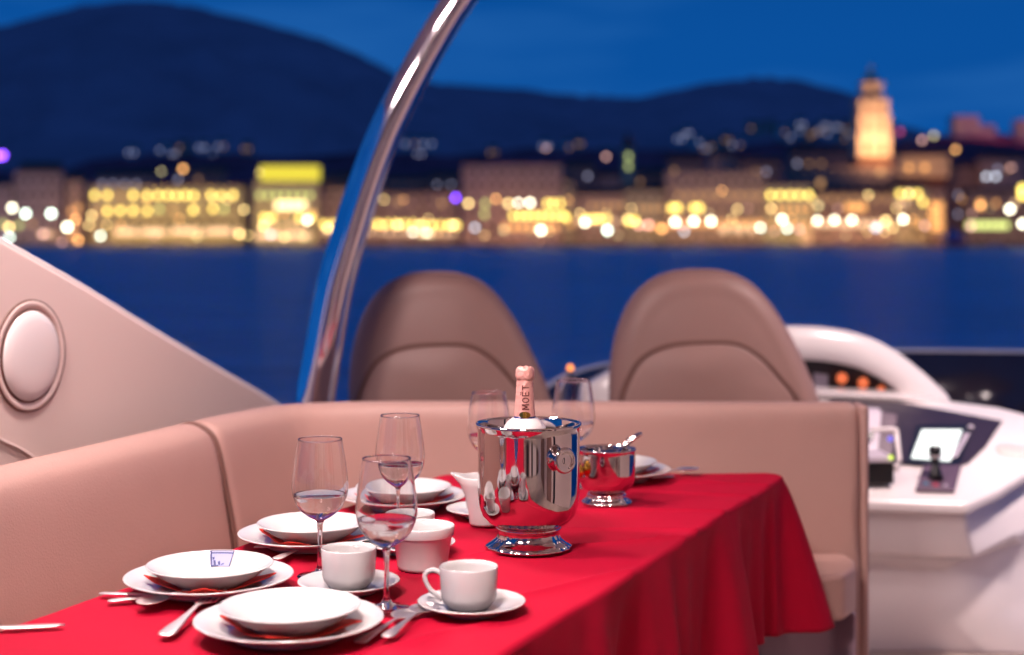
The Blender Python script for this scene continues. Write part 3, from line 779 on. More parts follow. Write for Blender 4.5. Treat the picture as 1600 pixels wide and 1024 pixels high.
# body under the dash: upper curved fascia, recessed step, lower box
def loft(rows, name, m, bev=0, smooth=True):
    bm = bmesh.new(); vs = [[bm.verts.new(v) for v in r] for r in rows]
    for a, b in zip(vs, vs[1:]):
        for i in range(len(a) - 1): bm.faces.new((a[i], a[i + 1], b[i + 1], b[i]))
    o = link(name, bm, m, con, smooth, bev)
    return o
def row(py, pts, dy=0): return [W(px, py + e, y) for px, e, y in pts]
fas = [
 [W(1230, 786, 4.26), W(1356, 788, 4.26), W(1506, 794, 4.26), W(1560, 774, 4.42), W(1620, 738, 4.62), W(1760, 712, 4.95)],
 [W(1230, 830, 4.27), W(1356, 832, 4.27), W(1512, 838, 4.27), W(1570, 812, 4.38), W(1650, 765, 4.6), W(1790, 735, 4.95)],
 [W(1230, 864, 4.32), W(1356, 866, 4.32), W(1522, 872, 4.30), W(1590, 838, 4.38), W(1680, 785, 4.6), W(1810, 760, 4.95)],
 [W(1230, 868, 4.36), W(1356, 870, 4.36), W(1500, 876, 4.36), W(1592, 850, 4.42), W(1690, 795, 4.64), W(1810, 780, 4.98)],
 [W(1230, 880, 4.40), W(1356, 882, 4.40), W(1470, 890, 4.40), W(1560, 905, 4.40), W(1680, 860, 4.60), W(1810, 840, 4.9)],
 [W(1230, 930, 4.40), W(1356, 930, 4.40), W(1450, 936, 4.39), W(1540, 970, 4.36), W(1660, 950, 4.45), W(1810, 930, 4.8)],
 [W(1230, 1015, 4.42), W(1356, 1015, 4.42), W(1450, 1016, 4.42), W(1540, 1018, 4.40), W(1650, 1020, 4.38), W(1810, 1012, 4.45)],
]
for r in fas[-1:]:
    for v in r: v.z = DECK + .002
o = loft(fas, 'body', M['gelw'], .012, True)
for (a, b, c_, r0) in (((1470, 905, 4.40), (1545, 885, 4.40), (1660, 815, 4.60), .004), ((1440, 985, 4.40), (1530, 930, 4.38), (1660, 850, 4.56), .004)):
    pass
link('back_body', prism([W(1230, 640, 5.1), W(1450, 640, 5.1), W(1600, 670, 5.1), W(1750, 712, 5.0), W(1800, 740, 4.9)], (0, -.02, -.6)), M['gel'], con, False)
# dark dash
dk = [onp(*q, TP, .004) for q in ((1296, 628), (1400, 631), (1480, 645), (1566, 661), (1540, 700), (1513, 726), (1495, 731), (1400, 728), (1296, 724))]
link('dash_panel', prism(dk, TP[1] * .004), M['dash'], con, False, .0015, 2)
# raised white instrument hood behind
hood_o = [(905, 640), (915, 606), (940, 588), (1000, 555), (1080, 528), (1160, 514), (1238, 510), (1300, 513), (1350, 524), (1392, 543), (1430, 570), (1462, 598), (1486, 622), (1490, 640)]
hood_i = [(1000, 640), (1010, 606), (1060, 575), (1150, 560), (1250, 563), (1300, 567), (1345, 577), (1380, 594), (1404, 613), (1400, 640)]
def hoodpts(l, y): return [W(px, py, y) for px, py in l]
o_ = smooth_prof(hoodpts(hood_o, 5.15), 4); i_ = smooth_prof(hoodpts(hood_i, 5.15), 4)
def resample(P, n):
    L = [0]
    for a, b in zip(P, P[1:]): L.append(L[-1] + (b - a).length)
    out = []
    for k in range(n):
        s_ = L[-1] * k / (n - 1)
        for i in range(len(L) - 1):
            if L[i + 1] >= s_ - 1e-9: out.append(P[i].lerp(P[i + 1], (s_ - L[i]) / max(1e-9, L[i + 1] - L[i]))); break
    return out
o_ = resample(o_, 60); i_ = resample(i_, 60)
bm = bmesh.new()
rws = [[v + Vector((0, .32, -.10)) for v in o_], [v + Vector((0, .12, -.004)) for v in o_], [v + Vector((0, .02, 0)) for v in o_], [a.lerp(b, .06) + Vector((0, -.004, 0)) for a, b in zip(o_, i_)], [a.lerp(b, .5) + Vector((0, -.008, 0)) for a, b in zip(o_, i_)], [a.lerp(b, .94) for a, b in zip(o_, i_)], [v + Vector((0, .02, 0)) for v in i_], [v + Vector((0, .14, 0)) for v in i_]]
vs = [[bm.verts.new(v) for v in r] for r in rws]
for a, b in zip(vs, vs[1:]):
    for i in range(len(a) - 1): bm.faces.new((a[i], a[i + 1], b[i + 1], b[i]))
hd = link('instrument_hood', bm, M['gelw'], con)
fc = [v + Vector((0, .12, 0)) for v in i_]; link('gauge_board', prism(fc, (0, .01, 0)), M['dark'], con, False)
for px, py, r in ((1315, 591, .021), (1348, 598, .020), (1376, 609, .016)):
    c = W(px, py, 5.235); bm = lathe([(r * 1.12, 0), (r * 1.15, .012), (r, .014), (r, .008)], 32)
    g_ = bpy.data.objects
    ga = link('gauge', bm, M['black'], con, loc=c); ga.rotation_euler = (R(90), 0, 0)
    link('dial', lathe([(0, .009), (r * .9, .009), (r * .92, .004)], 32), M['gauge'], ga)
link('switch_panel', prism([W(1272, 583, 5.235), W(1294, 586, 5.235), W(1294, 606, 5.235), W(1272, 606, 5.235)], (0, .012, 0)), M['greyp'], con, False, .002)
# white ledge between the hood and the dash
link('ledge', prism([W(1235, 609, 5.02), W(1290, 611, 5.02), W(1405, 617, 5.02), W(1500, 632, 5.02), W(1500, 638, 5.02), W(1405, 625, 5.02), W(1235, 618, 5.02)], (0, .16, .0)), M['gelw'], con, True, .004)
# lit screen
sc_ = [onp(*q, TP, .012) for q in ((1440, 678), (1503, 678), (1484, 727), (1423, 722))]
fr_ = [onp(*q, TP, .008) for q in ((1432, 670), (1523, 668), (1497, 735), (1414, 729))]
link('screen_frame', prism(fr_, TP[1] * .004), M['black'], con, False, .001)
link('chart_screen', prism(sc_, TP[1] * .002), M['screen'], con, False)
ks = [onp(*q, TP, .0125) for q in ((1507, 684), (1515, 684), (1494, 722), (1487, 721))]; link('key_strip', prism(ks, TP[1] * .003), M['greyp'], con, False, .001)
c = onp(1516, 674, TP, .014); link('dial_knob', sphere((0, 0, 0), .011, sc_=(1, 1, .6)), M['greyp'], con, loc=c)
# throttle
tpn = [onp(*q, TP, .004) for q in ((1442, 733), (1502, 733), (1491, 773), (1430, 771))]
link('throttle_plate', prism(tpn, TP[1] * .010), M['plum'], con, False, .003)
def onpl(px, py, r, m, nm, h=.018):
    c = onp(px, py, TP, .012); o = link(nm, lathe([(r, 0), (r * .9, .005), (0, .006)], 20), m, con, loc=c); o.rotation_mode = 'QUATERNION'; o.rotation_quaternion = TP[1].to_track_quat('Z', 'Y')
onpl(1446, 763, .008, M['teal'], 'button'); onpl(1461, 765, .009, M['redb'], 'button'); onpl(1477, 766, .006, M['greyp'], 'button')
b0 = onp(1462, 756, TP, .014); t0 = b0 + Vector((.002, .02, .095))
lev = link('throttle_lever', tube([b0, b0.lerp(t0, .15), b0.lerp(t0, .4), b0.lerp(t0, .75), b0.lerp(t0, .82), t0], [.022, .019, .0125, .0125, .020, .0165], 24), M['black'], con)
link('lever_cap', lathe([(.0205, 0), (.021, .004), (.0205, .008)], 24), M['steel'], lev, loc=b0.lerp(t0, .66))
# left group by the sofa end: standing display, chrome bracket, black box
link('display_screen', prism([W(1338, 642, 4.62), W(1378, 644, 4.62), W(1372, 712, 4.50), W(1338, 712, 4.50)], (0, .03, .01)), M['greyp'], con, False, .003)
link('display_button', prism([W(1354, 674, 4.545), W(1366, 674, 4.545), W(1364, 686, 4.53), W(1354, 686, 4.53)], (0, -.004, 0)), M['black'], con, False)
link('side_panel', prism([W(1376, 645, 4.66), W(1402, 648, 4.66), W(1394, 712, 4.54), W(1370, 712, 4.54)], (0, .02, .0)), M['plum'], con, False, .003)
link('chrome_bracket', tube([W(1362, 672, 4.44), W(1396, 671, 4.44), W(1400, 672, 4.44), W(1402, 690, 4.42), W(1405, 718, 4.38), W(1403, 724, 4.38)], .0075, 14), M['gelw'], con)
link('bracket_ball', sphere((0, 0, 0), .012), M['gelw'], con, loc=W(1400, 731, 4.37))
link('control_box', box((W(1340, 0, 4.3).x, 4.30, W(0, 757, 4.3).z), (W(1397, 0, 4.3).x, 4.42, W(0, 723, 4.3).z)), M['black'], con, False, .004)
link('box_tray', box((W(1338, 0, 4.3).x, 4.29, W(0, 722, 4.3).z), (W(1394, 0, 4.3).x, 4.43, W(0, 713, 4.3).z)), M['greyp'], con, False, .003)
link('led', sphere((0, 0, 0), .007), M['dsy'], con, loc=W(1392, 715, 4.28)); link('led', sphere((0, 0, 0), .008), M['dsd'], con, loc=W(1391, 686, 4.5))
sp_ = link('console_speaker', lathe([(.05, 0), (.05, .004), (.045, .006), (0, .004)], 40), M['gel'], con, loc=onp(1582, 706, TP, .001)); sp_.rotation_mode = 'QUATERNION'; sp_.rotation_quaternion = TP[1].to_track_quat('Z', 'Y')

# ================================================================== WINDSCREEN AND BOW
ws = thing('windscreen', 'dark smoked wraparound windscreen with a steel rail on top, beyond the helm', 'windscreen')
line = smooth_prof([W(815, 640, 5.9), W(845, 612, 6.0), W(885, 588, 6.2), (W(950, 570, 6.5)), W(1080, 556, 6.9), W(1250, 549, 7.1), W(1420, 549, 7.1), W(1600, 551, 6.9), W(1780, 556, 6.3), W(1960, 560, 5.4)], 8)
bm = bmesh.new(); tps = [bm.verts.new(v) for v in line]; bts = [bm.verts.new((v[0] * 1.03, v[1] + .12, DECK + .0)) for v in line]
for i in range(len(line) - 1): bm.faces.new((tps[i], tps[i + 1], bts[i + 1], bts[i]))
o = link('smoked_panel', bm, M['smoke'], ws); m_ = o.modifiers.new('t', 'SOLIDIFY'); m_.thickness = .02
link('top_rail', tube(line, .0125, 12), M['gelw'], ws)
c = W(891, 575, 6.2); nl = thing('deck_lamp', 'small glowing orange lamp on the windscreen rail between the two helm chairs', 'lamp', c)
link('lens', sphere((0, 0, 0), .012), mat('orange_lens', (.5, .2, .05), .4, emis=(1, .30, .04), estr=3), nl)
link('bracket', box((-.008, -.008, -.035), (.008, .008, -.014)), M['black'], nl)

# ================================================================== DECK, HULL, HARDTOP
dkm = box((-2.3, -2.6, DECK - .06), (3.1, 7.4, DECK)); tag(link('boat_deck', dkm, M['deck'], None, False), kind='structure')
hull = thing('yacht_hull', 'white yacht hull under the open upper deck', 'boat')
link('hull_side', prism([(-2.35, -6, .3), (3.15, -6, .3), (3.2, 8, .3), (1.7, 13, .3), (.4, 15.5, .3), (-.9, 13, .3), (-2.35, 8, .3)], (0, 0, 2.2)), M['gelw'], hull, False, .1)
link('upper_house', prism([(-2.25, -4, 2.5), (3.05, -4, 2.5), (3.05, 7.3, 2.5), (-2.25, 7.3, 2.5)], (0, 0, DECK - .064 - 2.5)), M['gel'], hull, False)
ht = thing('hardtop_roof', 'white hardtop roof over the dining area with round downlights', 'roof')
HT = CZ + 1.0
link('roof_shell', prism([(-1.7, -2.4, HT), (2.1, -2.4, HT), (2.1, 0, HT), (2.1, 4.6, HT), (1.4, 5.7, HT), (-.6, 5.7, HT), (-1.5, 4.6, HT), (-1.7, 0, HT)], (0, 0, .12)), M['gelw'], ht, True, .04, 4)
aft = thing('aft_reflection_wall', 'unseen striped bulkhead added behind the table for its reflections in the bucket', 'bulkhead')  # unseen wall, put in to give the steel bucket striped reflections
link('body', box((-1.5, -2.3, DECK + .003), (1.7, -1.8, HT - .002)), M['leather2'], aft, False, .03)
for xx, ww, m_ in ((-1.15, .10, 'gelw'), (-.62, .06, 'gel'), (-.2, .16, 'dark'), (.25, .12, 'gelw'), (.55, .10, 'dark'), (.95, .28, 'gelw'), (1.4, .08, 'dark')):  # light and dark bars shaped for the reflected stripes
    link('reflection_stripe', box((xx - ww, -1.799, DECK + .01), (xx + ww, -1.74, HT - .01)), M[m_], aft, False, .008)
sb_ = thing('side_reflection_wall', 'unseen panelled side bulkhead added for its reflections in the bucket', 'bulkhead')  # unseen wall added to keep blue sky out of the bucket's reflections
link('body', box((1.98, -1.7, DECK + .003), (2.06, 3.2, HT - .002)), M['gel'], sb_, False, .01)
for yy, ww, m_ in ((-.9, .5, 'leather2'), (.55, .35, 'leather2'), (1.25, .10, 'dark')):  # broad bars, there only to be mirrored in the steel
    link('reflection_stripe', box((1.93, yy - ww, DECK + .01), (1.979, yy + ww, HT - .01)), M[m_], sb_, False, .008)
LP = [(-1.0, 2.2, 40, -.4, 2.7, .30), (-.3, 1.2, 15, .0, 2.2, .30), (-.5, 3.0, 18, -.5, 3.1, .22), (1.75, 3.9, 27, 1.7, 4.6, .30), (-.3, -1.0, 12, -.3, -1.7, .25), (1.2, -.9, 12, 1.3, -1.7, .25), (1.7, 1.1, 14, 2.1, 1.0, .25)]  # last three are added to light the unseen bulkheads
for i, (x, y, pw, tx, ty, sz) in enumerate(LP):
    link('downlight', lathe([(.085, 0), (.085, -.006), (.07, -.008), (0, -.008)], 40), M['lampdisc'], ht, loc=(x, y, HT - .002))
    area('downlight_lamp', (x, y, HT - .03), (tx, ty, TBL), sz, pw, PINK, None, 110 if i == 3 else 80 if i > 3 else 85 if i == 1 else 180)
# ================================================================== SEA, LAND, HILLS
sea = bpy.data.materials.new('sea'); sea.use_nodes = True; nt = sea.node_tree; b = nt.nodes['Principled BSDF']
b.inputs['Base Color'].default_value = (.0, .34, .60, 1); b.inputs['Specular IOR Level'].default_value = .38; b.inputs['Specular Tint'].default_value = (.22, .45, 1, 1); b.inputs['Roughness'].default_value = .36; b.inputs['IOR'].default_value = 1.33
tc = nt.nodes.new('ShaderNodeTexCoord'); mp = nt.nodes.new('ShaderNodeMapping'); mp.inputs['Scale'].default_value = (1, 1.1, 1)
nt.links.new(tc.outputs['Object'], mp.inputs[0])
n1 = nt.nodes.new('ShaderNodeTexNoise'); n1.inputs['Scale'].default_value = .35; n1.inputs['Detail'].default_value = 6
nt.links.new(mp.outputs[0], n1.inputs['Vector'])
bp = nt.nodes.new('ShaderNodeBump'); bp.inputs['Strength'].default_value = 1; bp.inputs['Distance'].default_value = 1.1
nt.links.new(n1.outputs['Fac'], bp.inputs['Height']); nt.links.new(bp.outputs[0], b.inputs['Normal'])
mp2 = nt.nodes.new('ShaderNodeMapping'); mp2.inputs['Scale'].default_value = (.022, .075, 1); nt.links.new(tc.outputs['Object'], mp2.inputs[0])
n2 = nt.nodes.new('ShaderNodeTexNoise'); n2.inputs['Scale'].default_value = 2; n2.inputs['Detail'].default_value = 8; n2.inputs['Roughness'].default_value = .65; nt.links.new(mp2.outputs[0], n2.inputs['Vector'])
c2 = nt.nodes.new('ShaderNodeValToRGB'); c2.color_ramp.elements[0].position = .32; c2.color_ramp.elements[1].position = .70
c2.color_ramp.elements[0].color = (0, .21, .41, 1); c2.color_ramp.elements[1].color = (0, .40, .68, 1)  # lighter and darker ripples put into the base colour
nt.links.new(n2.outputs['Fac'], c2.inputs[0]); nt.links.new(c2.outputs[0], b.inputs['Base Color'])
bm = bmesh.new(); bm.faces.new([bm.verts.new(p) for p in ((-9000, -3000, 0), (9000, -3000, 0), (9000, 9000, 0), (-9000, 9000, 0))])
tag(link('sea', bm, sea, None, False), kind='structure')
D0 = 815.0
stone = mat('quay_stone', (.07, .055, .07), .8, var=.2, vscale=.3)
ground = mat('town_ground', (.05, .045, .05), .9, var=.2, vscale=.05)
bm = prism([(-1200, D0, -2), (1500, D0, -2), (1500, D0 + 30, -2), (-1200, D0 + 30, -2)], (0, 0, 3.3)); tag(link('promenade', bm, stone, None, False, .1), kind='structure')
bm = bmesh.new(); bm.faces.new([bm.verts.new(p) for p in ((-9000, D0 + 30.1, 1.3), (9000, D0 + 30.1, 1.3), (9000, 9000, 1.3), (-9000, 9000, 1.3))]); tag(link('town_ground', bm, ground, None, False), kind='structure')

def interp(tab, x):
    for (a, b), (c, d) in zip(tab, tab[1:]):
        if x <= c: t = max(0, (x - a) / (c - a)); t2 = t * t * (3 - 2 * t); return b + (d - b) * (t * .6 + t2 * .4)
    return tab[-1][1]
from mathutils import noise as NO
def hill(name, tab, y0, y1, m, amp, x0=-1400, x1=3200, step=14, rows=26):
    bm = bmesh.new(); g = []
    for k in range(rows + 6):
        t = k / (rows - 1); y = y0 + (y1 - y0) * t; r = []
        for px in range(x0, x1, step):
            ytop = y1; H = CZ - (interp(tab, px) - HY) / F * ytop
            s_ = t if t <= 1 else max(0, 1 - (t - 1) * 2)
            f = s_ ** 1.25 if t < 1 else s_
            x = (px - 800) / F * y1 * (.55 + .45 * min(t, 1))
            z = H * f + amp * (NO.noise(Vector((x * .004, y * .004, 1))) + .5 * NO.noise(Vector((x * .012, y * .012, 3)))) * (f * (1 - f) * 4 if t < 1 else 0) + amp * .10 * NO.noise(Vector((x * .03, 7, 3)))
            r.append(bm.verts.new((x, y, max(z, .5))))
        g.append(r)
    for a, b in zip(g, g[1:]):
        for i in range(len(a) - 1): bm.faces.new((a[i], a[i + 1], b[i + 1], b[i]))
    return tag(link(name, bm, m), kind='structure')
MT = [(-1400, 120), (-600, 90), (-300, 50), (0, 42), (60, 26), (130, 8), (200, 1), (250, 2), (300, 10), (380, 28), (440, 44), (500, 60), (560, 84), (600, 106), (640, 124), (700, 132), (800, 138), (900, 149), (1000, 153), (1040, 143), (1100, 131), (1180, 121), (1240, 124), (1300, 138), (1345, 150), (1372, 172), (1400, 192), (1440, 206), (1520, 214), (2000, 236), (3200, 250)]
hill('mountains', MT, 2600, 5200, mat('mountain', (.60, .25, .32), 1, var=.15, vscale=.004, spec=0), 90)  # distance haze is put into the purplish base colour
LT = [(-1400, 250), (-300, 262), (0, 266), (90, 270), (150, 248), (250, 240), (350, 240), (450, 246), (600, 236), (700, 244), (830, 232), (1000, 234), (1100, 236), (1200, 222), (1340, 226), (1420, 222), (1470, 214), (1520, 206), (1600, 212), (2000, 226), (3200, 240)]
hill('wooded_hillside', LT, 960, 1500, mat('woods', (.36, .075, .11), 1, var=.4, vscale=.03, spec=0), 14, step=6, rows=24)

# ================================================================== TOWN
def emat(n, c, s_): return mat(n, (.1, .08, .05), .6, emis=c, estr=s_)
EM = {'y': emat('window_yellow', (1, .74, .15), 5.2), 'Y': emat('window_bright', (1, .76, .36), 3.4), 'o': emat('window_orange', (1, .45, .13), 1.8), 'p': emat('window_peach', (1, .60, .33), 1.9),
      'g': emat('window_green', (.75, .85, .25), 1.9), 'w': emat('window_pale', (.60, .60, .85), 1.6), 'd': emat('window_dim', (1, .52, .2), .9), 'S': emat('sign_yellow', (.95, .78, .05), .95)}
EM['x'] = mat('window_dark', (.02, .02, .03), .2)
LM = {'W': emat('lamp_white', (1, .95, .70), 12), 'C': emat('lamp_cool', (.82, 1, .84), 11), 'Y': emat('lamp_warm', (1, .70, .26), 9), 'O': emat('lamp_orange', (1, .46, .14), 7), 'P': emat('lamp_pink', (1, .45, .32), 7),
      'G': emat('lamp_grey', (.75, .82, .95), 4.5), 'V': emat('lamp_violet', (.22, .06, 1), 14), 'K': emat('lamp_dimpink', (.95, .50, .42), 4), 'M': emat('lamp_magenta', (.8, .10, .25), 2.2), 'D': emat('lamp_dimyellow', (.9, .75, .35), 3.5), 'R': emat('lamp_red', (1, .12, .05), 5)}
wallm = {'cream': mat('wall_cream', (.52, .43, .30), .9, var=.12, vscale=.1), 'grey': mat('wall_grey', (.34, .25, .25), .9, var=.12, vscale=.1), 'pink': mat('wall_pink', (.48, .33, .27), .9, var=.12, vscale=.1), 'brown': mat('wall_brown', (.30, .20, .17), .9, var=.15, vscale=.1), 'white': mat('wall_white', (.6, .55, .55), .9, var=.1, vscale=.1)}
roofm = mat('roof_tile', (.16, .06, .04), .9, var=.2, vscale=.4)
iron = mat('lamp_post_iron', (.03, .03, .03), .5)
_mesh = {}
def cached(key, fn, m):
    if key not in _mesh:
        bm = fn(); bmesh.ops.recalc_face_normals(bm, faces=bm.faces); me = bpy.data.meshes.new(key); bm.to_mesh(me); bm.free(); me.materials.append(m); _mesh[key] = me
    return _mesh[key]
def wpart(name, key, fn, m, parent, loc):
    o = bpy.data.objects.new(name, cached(key, fn, m)); C.objects.link(o); o.parent = parent; o.location = loc; return o
def building(label, x0, x1, yt, d, deep=14, wall='cream', wins=(), roof=0, flood=None, base=1.35, cat='building', name='building', grid=None, wsz=(5.5, 8)):
    k = d / F; X0, X1 = (x0 - 800) * k, (x1 - 800) * k; H = CZ - (yt - HY) * k; xc = (X0 + X1) / 2; wd = X1 - X0
    t = thing(name, label, cat, (xc, d, base)); h = H - base
    link('wall', box((-wd / 2, 0, 0), (wd / 2, deep, h)), wallm[wall], t, False)
    if roof:
        link('roof', prism([(-wd / 2 - .5, -.5, h + .02), (-wd / 2 - .5, deep + .5, h + .02), (-wd / 2 - .5, deep / 2, h + roof)], (wd + 1, 0, 0)), roofm, t, False)
    else:
        link('roof', box((-wd / 2 - .3, -.3, h + .02), (wd / 2 + .3, deep + .3, h + .6)), roofm if rnd.random() < .4 else wallm[wall], t, False)
    for wv in wins:
        px, py, c = wv[:3]; ww = (wv[3] if len(wv) > 3 else wsz[0]) * k; wh = (wv[4] if len(wv) > 4 else wsz[1]) * k
        def f(ww=ww, wh=wh):                       # arched pane with depth
            bm = bmesh.new(); pts = [(-ww / 2, 0, -wh / 2), (ww / 2, 0, -wh / 2), (ww / 2, 0, wh * .3)] + [(ww / 2 * cos(a), 0, wh * .3 + wh * .2 * sin(a)) for a in [pi * q / 6 for q in range(1, 6)]] + [(-ww / 2, 0, wh * .3)]
            return prism(pts, (0, .25, 0), bm)
        wpart('window', 'win%s_%.2f_%.2f' % (c, ww, wh), f, EM[c], t, ((px - 800) * k - xc, -.22, CZ - (py - HY) * k - base))
    if grid:
        nx, nz, lit = grid; r = random.Random(int(x0 * 7 + yt))
        for i in range(nx):
            for j in range(nz):
                c = r.choice(lit); ww, wh = 1.6, 2.2
                def f2(): return box((-.8, 0, -1.1), (.8, .2, 1.1))
                wpart('window', 'gw' + c, f2, EM[c], t, (-wd / 2 + wd * (i + .5) / nx, -.15, h * (j + .55) / nz))
    elif d < 900 and not name.startswith('hill'):
        r = random.Random(int(x0 + yt)); nx = max(2, int((x1 - x0) / 15)); nz = max(2, int((382 - yt) / 19))
        for i in range(nx):
            for j in range(nz):
                px_, py_ = x0 + (x1 - x0) * (i + .5) / nx, yt + (382 - yt) * (nz - j - .45) / nz
                if any(abs(wv[0] - px_) < 9 and abs(wv[1] - py_) < 11 for wv in wins): continue
                wpart('window', 'pw', lambda: box((-.9, 0, -1.3), (.9, .2, 1.3)), EM['x'] , t, ((px_ - 800) * k - xc, -.15, CZ - (py_ - HY) * k - base))
    if flood:
        col, L = flood
        area('floodlight', (xc, d - 28, H + 4 if d > 1400 else base + 3), (xc, d, H - 8 if d > 1400 else (base + H) / 2 + 4), wd * .9, L * wd * h * (12 if col is FY else 8.5), col, 2.0)
    return t
FO = (1, .55, .20); FY = (1, .66, .20); FP = (1, .50, .32)
row1 = [(148, 305, 'y'), (168, 305, 'y'), (188, 306, 'd'), (208, 305, 'y'), (230, 306, 'y'), (247, 305, 'y'), (262, 305, 'y'), (276, 306, 'y'), (290, 305, 'y'), (303, 306, 'y'), (330, 305, 'y'), (346, 306, 'y'), (364, 305, 'y')]
row2 = [(150, 332, 'd'), (168, 330, 'y'), (188, 329, 'y'), (208, 329, 'y'), (230, 330, 'y'), (249, 327, 'g'), (270, 328, 'd'), (302, 328, 'y'), (333, 326, 'y'), (350, 327, 'g')]
row3 = [(x, 362, 'p', 11, 9) for x in range(186, 262, 12)] + [(x, 361, 'p' if x % 3 else 'o', 11, 9) for x in range(274, 378, 12)]
building('long floodlit palace with two rows of arched yellow windows', 140, 378, 291, 850, 18, 'cream', row1 + row2 + row3, 0, (FY, .55))
building('plain tall grey block unlit at the far left behind white lamps', 22, 97, 270, 860, 20, 'grey', [(50, 350, 'd'), (75, 366, 'p'), (65, 366, 'p'), (86, 368, 'd'), (30, 352, 'g')], 0, ((1, .7, .6), .28))
building('narrow orange lit house between the grey block and the long palace', 104, 128, 282, 856, 12, 'pink', [(112, 330, 'o'), (122, 325, 'o'), (116, 350, 'o'), (120, 372, 'o'), (113, 368, 'o')], 4, ((1, .35, .10), 1.0))
building('low dim pinkish house cut by the left edge of the picture', -40, 18, 290, 858, 14, 'grey', [(5, 350, 'g'), (12, 368, 'w')], 3, ((1, .7, .6), .3))
t = building('square lit hotel with a glowing yellow top floor, left of the steel tube', 396, 496, 285, 850, 20, 'cream', [(x, 305, 'g') for x in range(406, 486, 13)] + [(x, 321, 'Y', 11, 12) for x in range(436, 476, 12)] + [(x, 340, 'y') for x in (412, 425, 468, 486)] + [(x, 352, 'p') for x in (415, 430, 452, 470)] + [(x, 368, 'p', 10, 9) for x in range(406, 490, 12)], 0, (FY, .60))
k = 850 / F; link('lit_top_floor', box((-15, 2, CZ - (284 - HY) * k - 1.35 + .65), (18.5, 12, CZ - (259 - HY) * k - 1.35)), EM['S'], t, False)
building('low pinkish building behind the steel tube', 500, 600, 294, 862, 14, 'pink', [(x, 350, 'y') for x in range(506, 600, 14)] + [(x, 362, 'p') for x in range(510, 600, 17)], 4, (FP, .22))
building('low row building with peach walls just right of the steel tube', 600, 655, 302, 858, 14, 'pink', [(x, 350, 'y') for x in range(606, 655, 13)] + [(x, 364, 'p') for x in range(608, 655, 15)] + [(622, 315, 'd')], 4, (FO, .32))
building('low peach building under a violet light', 656, 716, 300, 860, 14, 'pink', [(x, 352, 'y') for x in range(662, 716, 13)] + [(x, 365, 'Y' if x < 680 else 'p') for x in range(660, 716, 12)] + [(690, 318, 'd')], 4, (FO, .32))
building('tall flat pink palace in the middle of the waterfront', 722, 878, 258, 852, 22, 'pink', [(x, 337, 'y', 6, 8) for x in range(802, 880, 11)] + [(x, 318, 'y') for x in (855, 864, 875)] + [(758, 318, 'g'), (757, 335, 'g')] + [(x, 355, 'o', 9, 9) for x in range(790, 876, 13)], 0, ((1, .48, .27), .42))
building('narrow ochre house right of the tall pink palace', 880, 896, 284, 856, 12, 'cream', [(886, 318, 'd'), (892, 350, 'o'), (885, 340, 'y')], 3, (FO, .4))
building('low peach house row between the pink palace and the cool white lamp', 897, 975, 304, 858, 14, 'pink', [(x, 322, 'd') for x in range(925, 975, 12)] + [(x, 342, 'y', 6, 8) for x in range(915, 950, 11)] + [(x, 346, 'p') for x in range(905, 975, 14)], 4, (FO, .30))
building('yellow lit waterfront house right of the cool white lamp', 976, 1040, 298, 856, 14, 'cream', [(x, 345, 'y', 7, 9) for x in range(982, 1000, 10)] + [(x, 325, 'd') for x in range(1000, 1040, 11)] + [(x, 356, 'o') for x in range(1020, 1040, 9)], 4, (FO, .4))
building('broad peach palace with a lit cornice behind three white lamps', 1042, 1196, 271, 852, 18, 'pink', [(x, 325, 'y', 7, 9) for x in list(range(1050, 1068, 9)) + list(range(1084, 1102, 9))] + [(x, 305, 'd') for x in range(1060, 1190, 16)] + [(x, 350, 'o', 9, 10) for x in range(1052, 1196, 15)] + [(x, 358, 'p', 10, 10) for x in range(1130, 1180, 11)], 0, (FO, .38))
building('yellow floodlit facade left of the bell tower', 1197, 1268, 290, 850, 14, 'cream', [(x, 305, 'y', 6, 8) for x in range(1204, 1268, 15)] + [(x, 327, 'o') for x in range(1204, 1266, 12)] + [(x, 350, 'o') for x in range(1206, 1268, 14)], 0, (FY, .55))
building('long brown old palace wall below the bell tower', 1232, 1402, 260, 874, 10, 'brown', [(1282, 286, 'd', 8, 10), (1376, 268, 'd', 8, 9)], 0, (FP, .16))
building('low orange waterfront row below the long palace wall', 1270, 1398, 302, 856, 14, 'brown', [(x, 324, 'o', 10, 11) for x in (1326, 1337, 1348)] + [(x, 350, 'p', 9, 9) for x in range(1276, 1396, 12)] + [(x, 310, 'd') for x in range(1284, 1390, 17)], 3, (FO, .35))
building('yellow lit gable house right of the bell tower', 1400, 1450, 294, 856, 14, 'cream', [(x, 303, 'y', 6, 8) for x in range(1406, 1448, 14)] + [(1405, 318, 'p'), (1415, 317, 'p'), (1442, 316, 'y')] + [(1425, 345, 'o'), (1437, 350, 'o')], 5, (FY, .5))
building('narrow glowing orange house right of the gable house', 1452, 1478, 296, 858, 12, 'pink', [(x, y, 'o', 9, 13) for x in (1458, 1468) for y in (322, 338, 354)], 3, ((1, .34, .08), .9))
building('low dark building by the right edge with green white shop lights', 1510, 1640, 300, 860, 14, 'brown', [(x, 352, 'g', 10, 10) for x in range(1516, 1580, 11)] + [(1556, 318, 'o'), (1532, 320, 'o', 9, 14), (1598, 300, 'y', 10, 20), (1585, 318, 'p')], 3, ((1, .6, .35), .22))
building('orange floodlit long house beside the bell tower', 1404, 1483, 243, 960, 14, 'cream', [(1420, 262, 'o', 8, 8), (1445, 262, 'o', 8, 8)], 4, ((1, .46, .20), 1.5), base=44.8)
k = 960 / F; link('darkened_plinth', box((-15, .4, -44), (15, 12, -.05)), roofm, [q for q in C.objects if q.get('label', '').startswith('orange floodlit long house')][0], False)  # added support block, coloured dark so only the house above looks lit
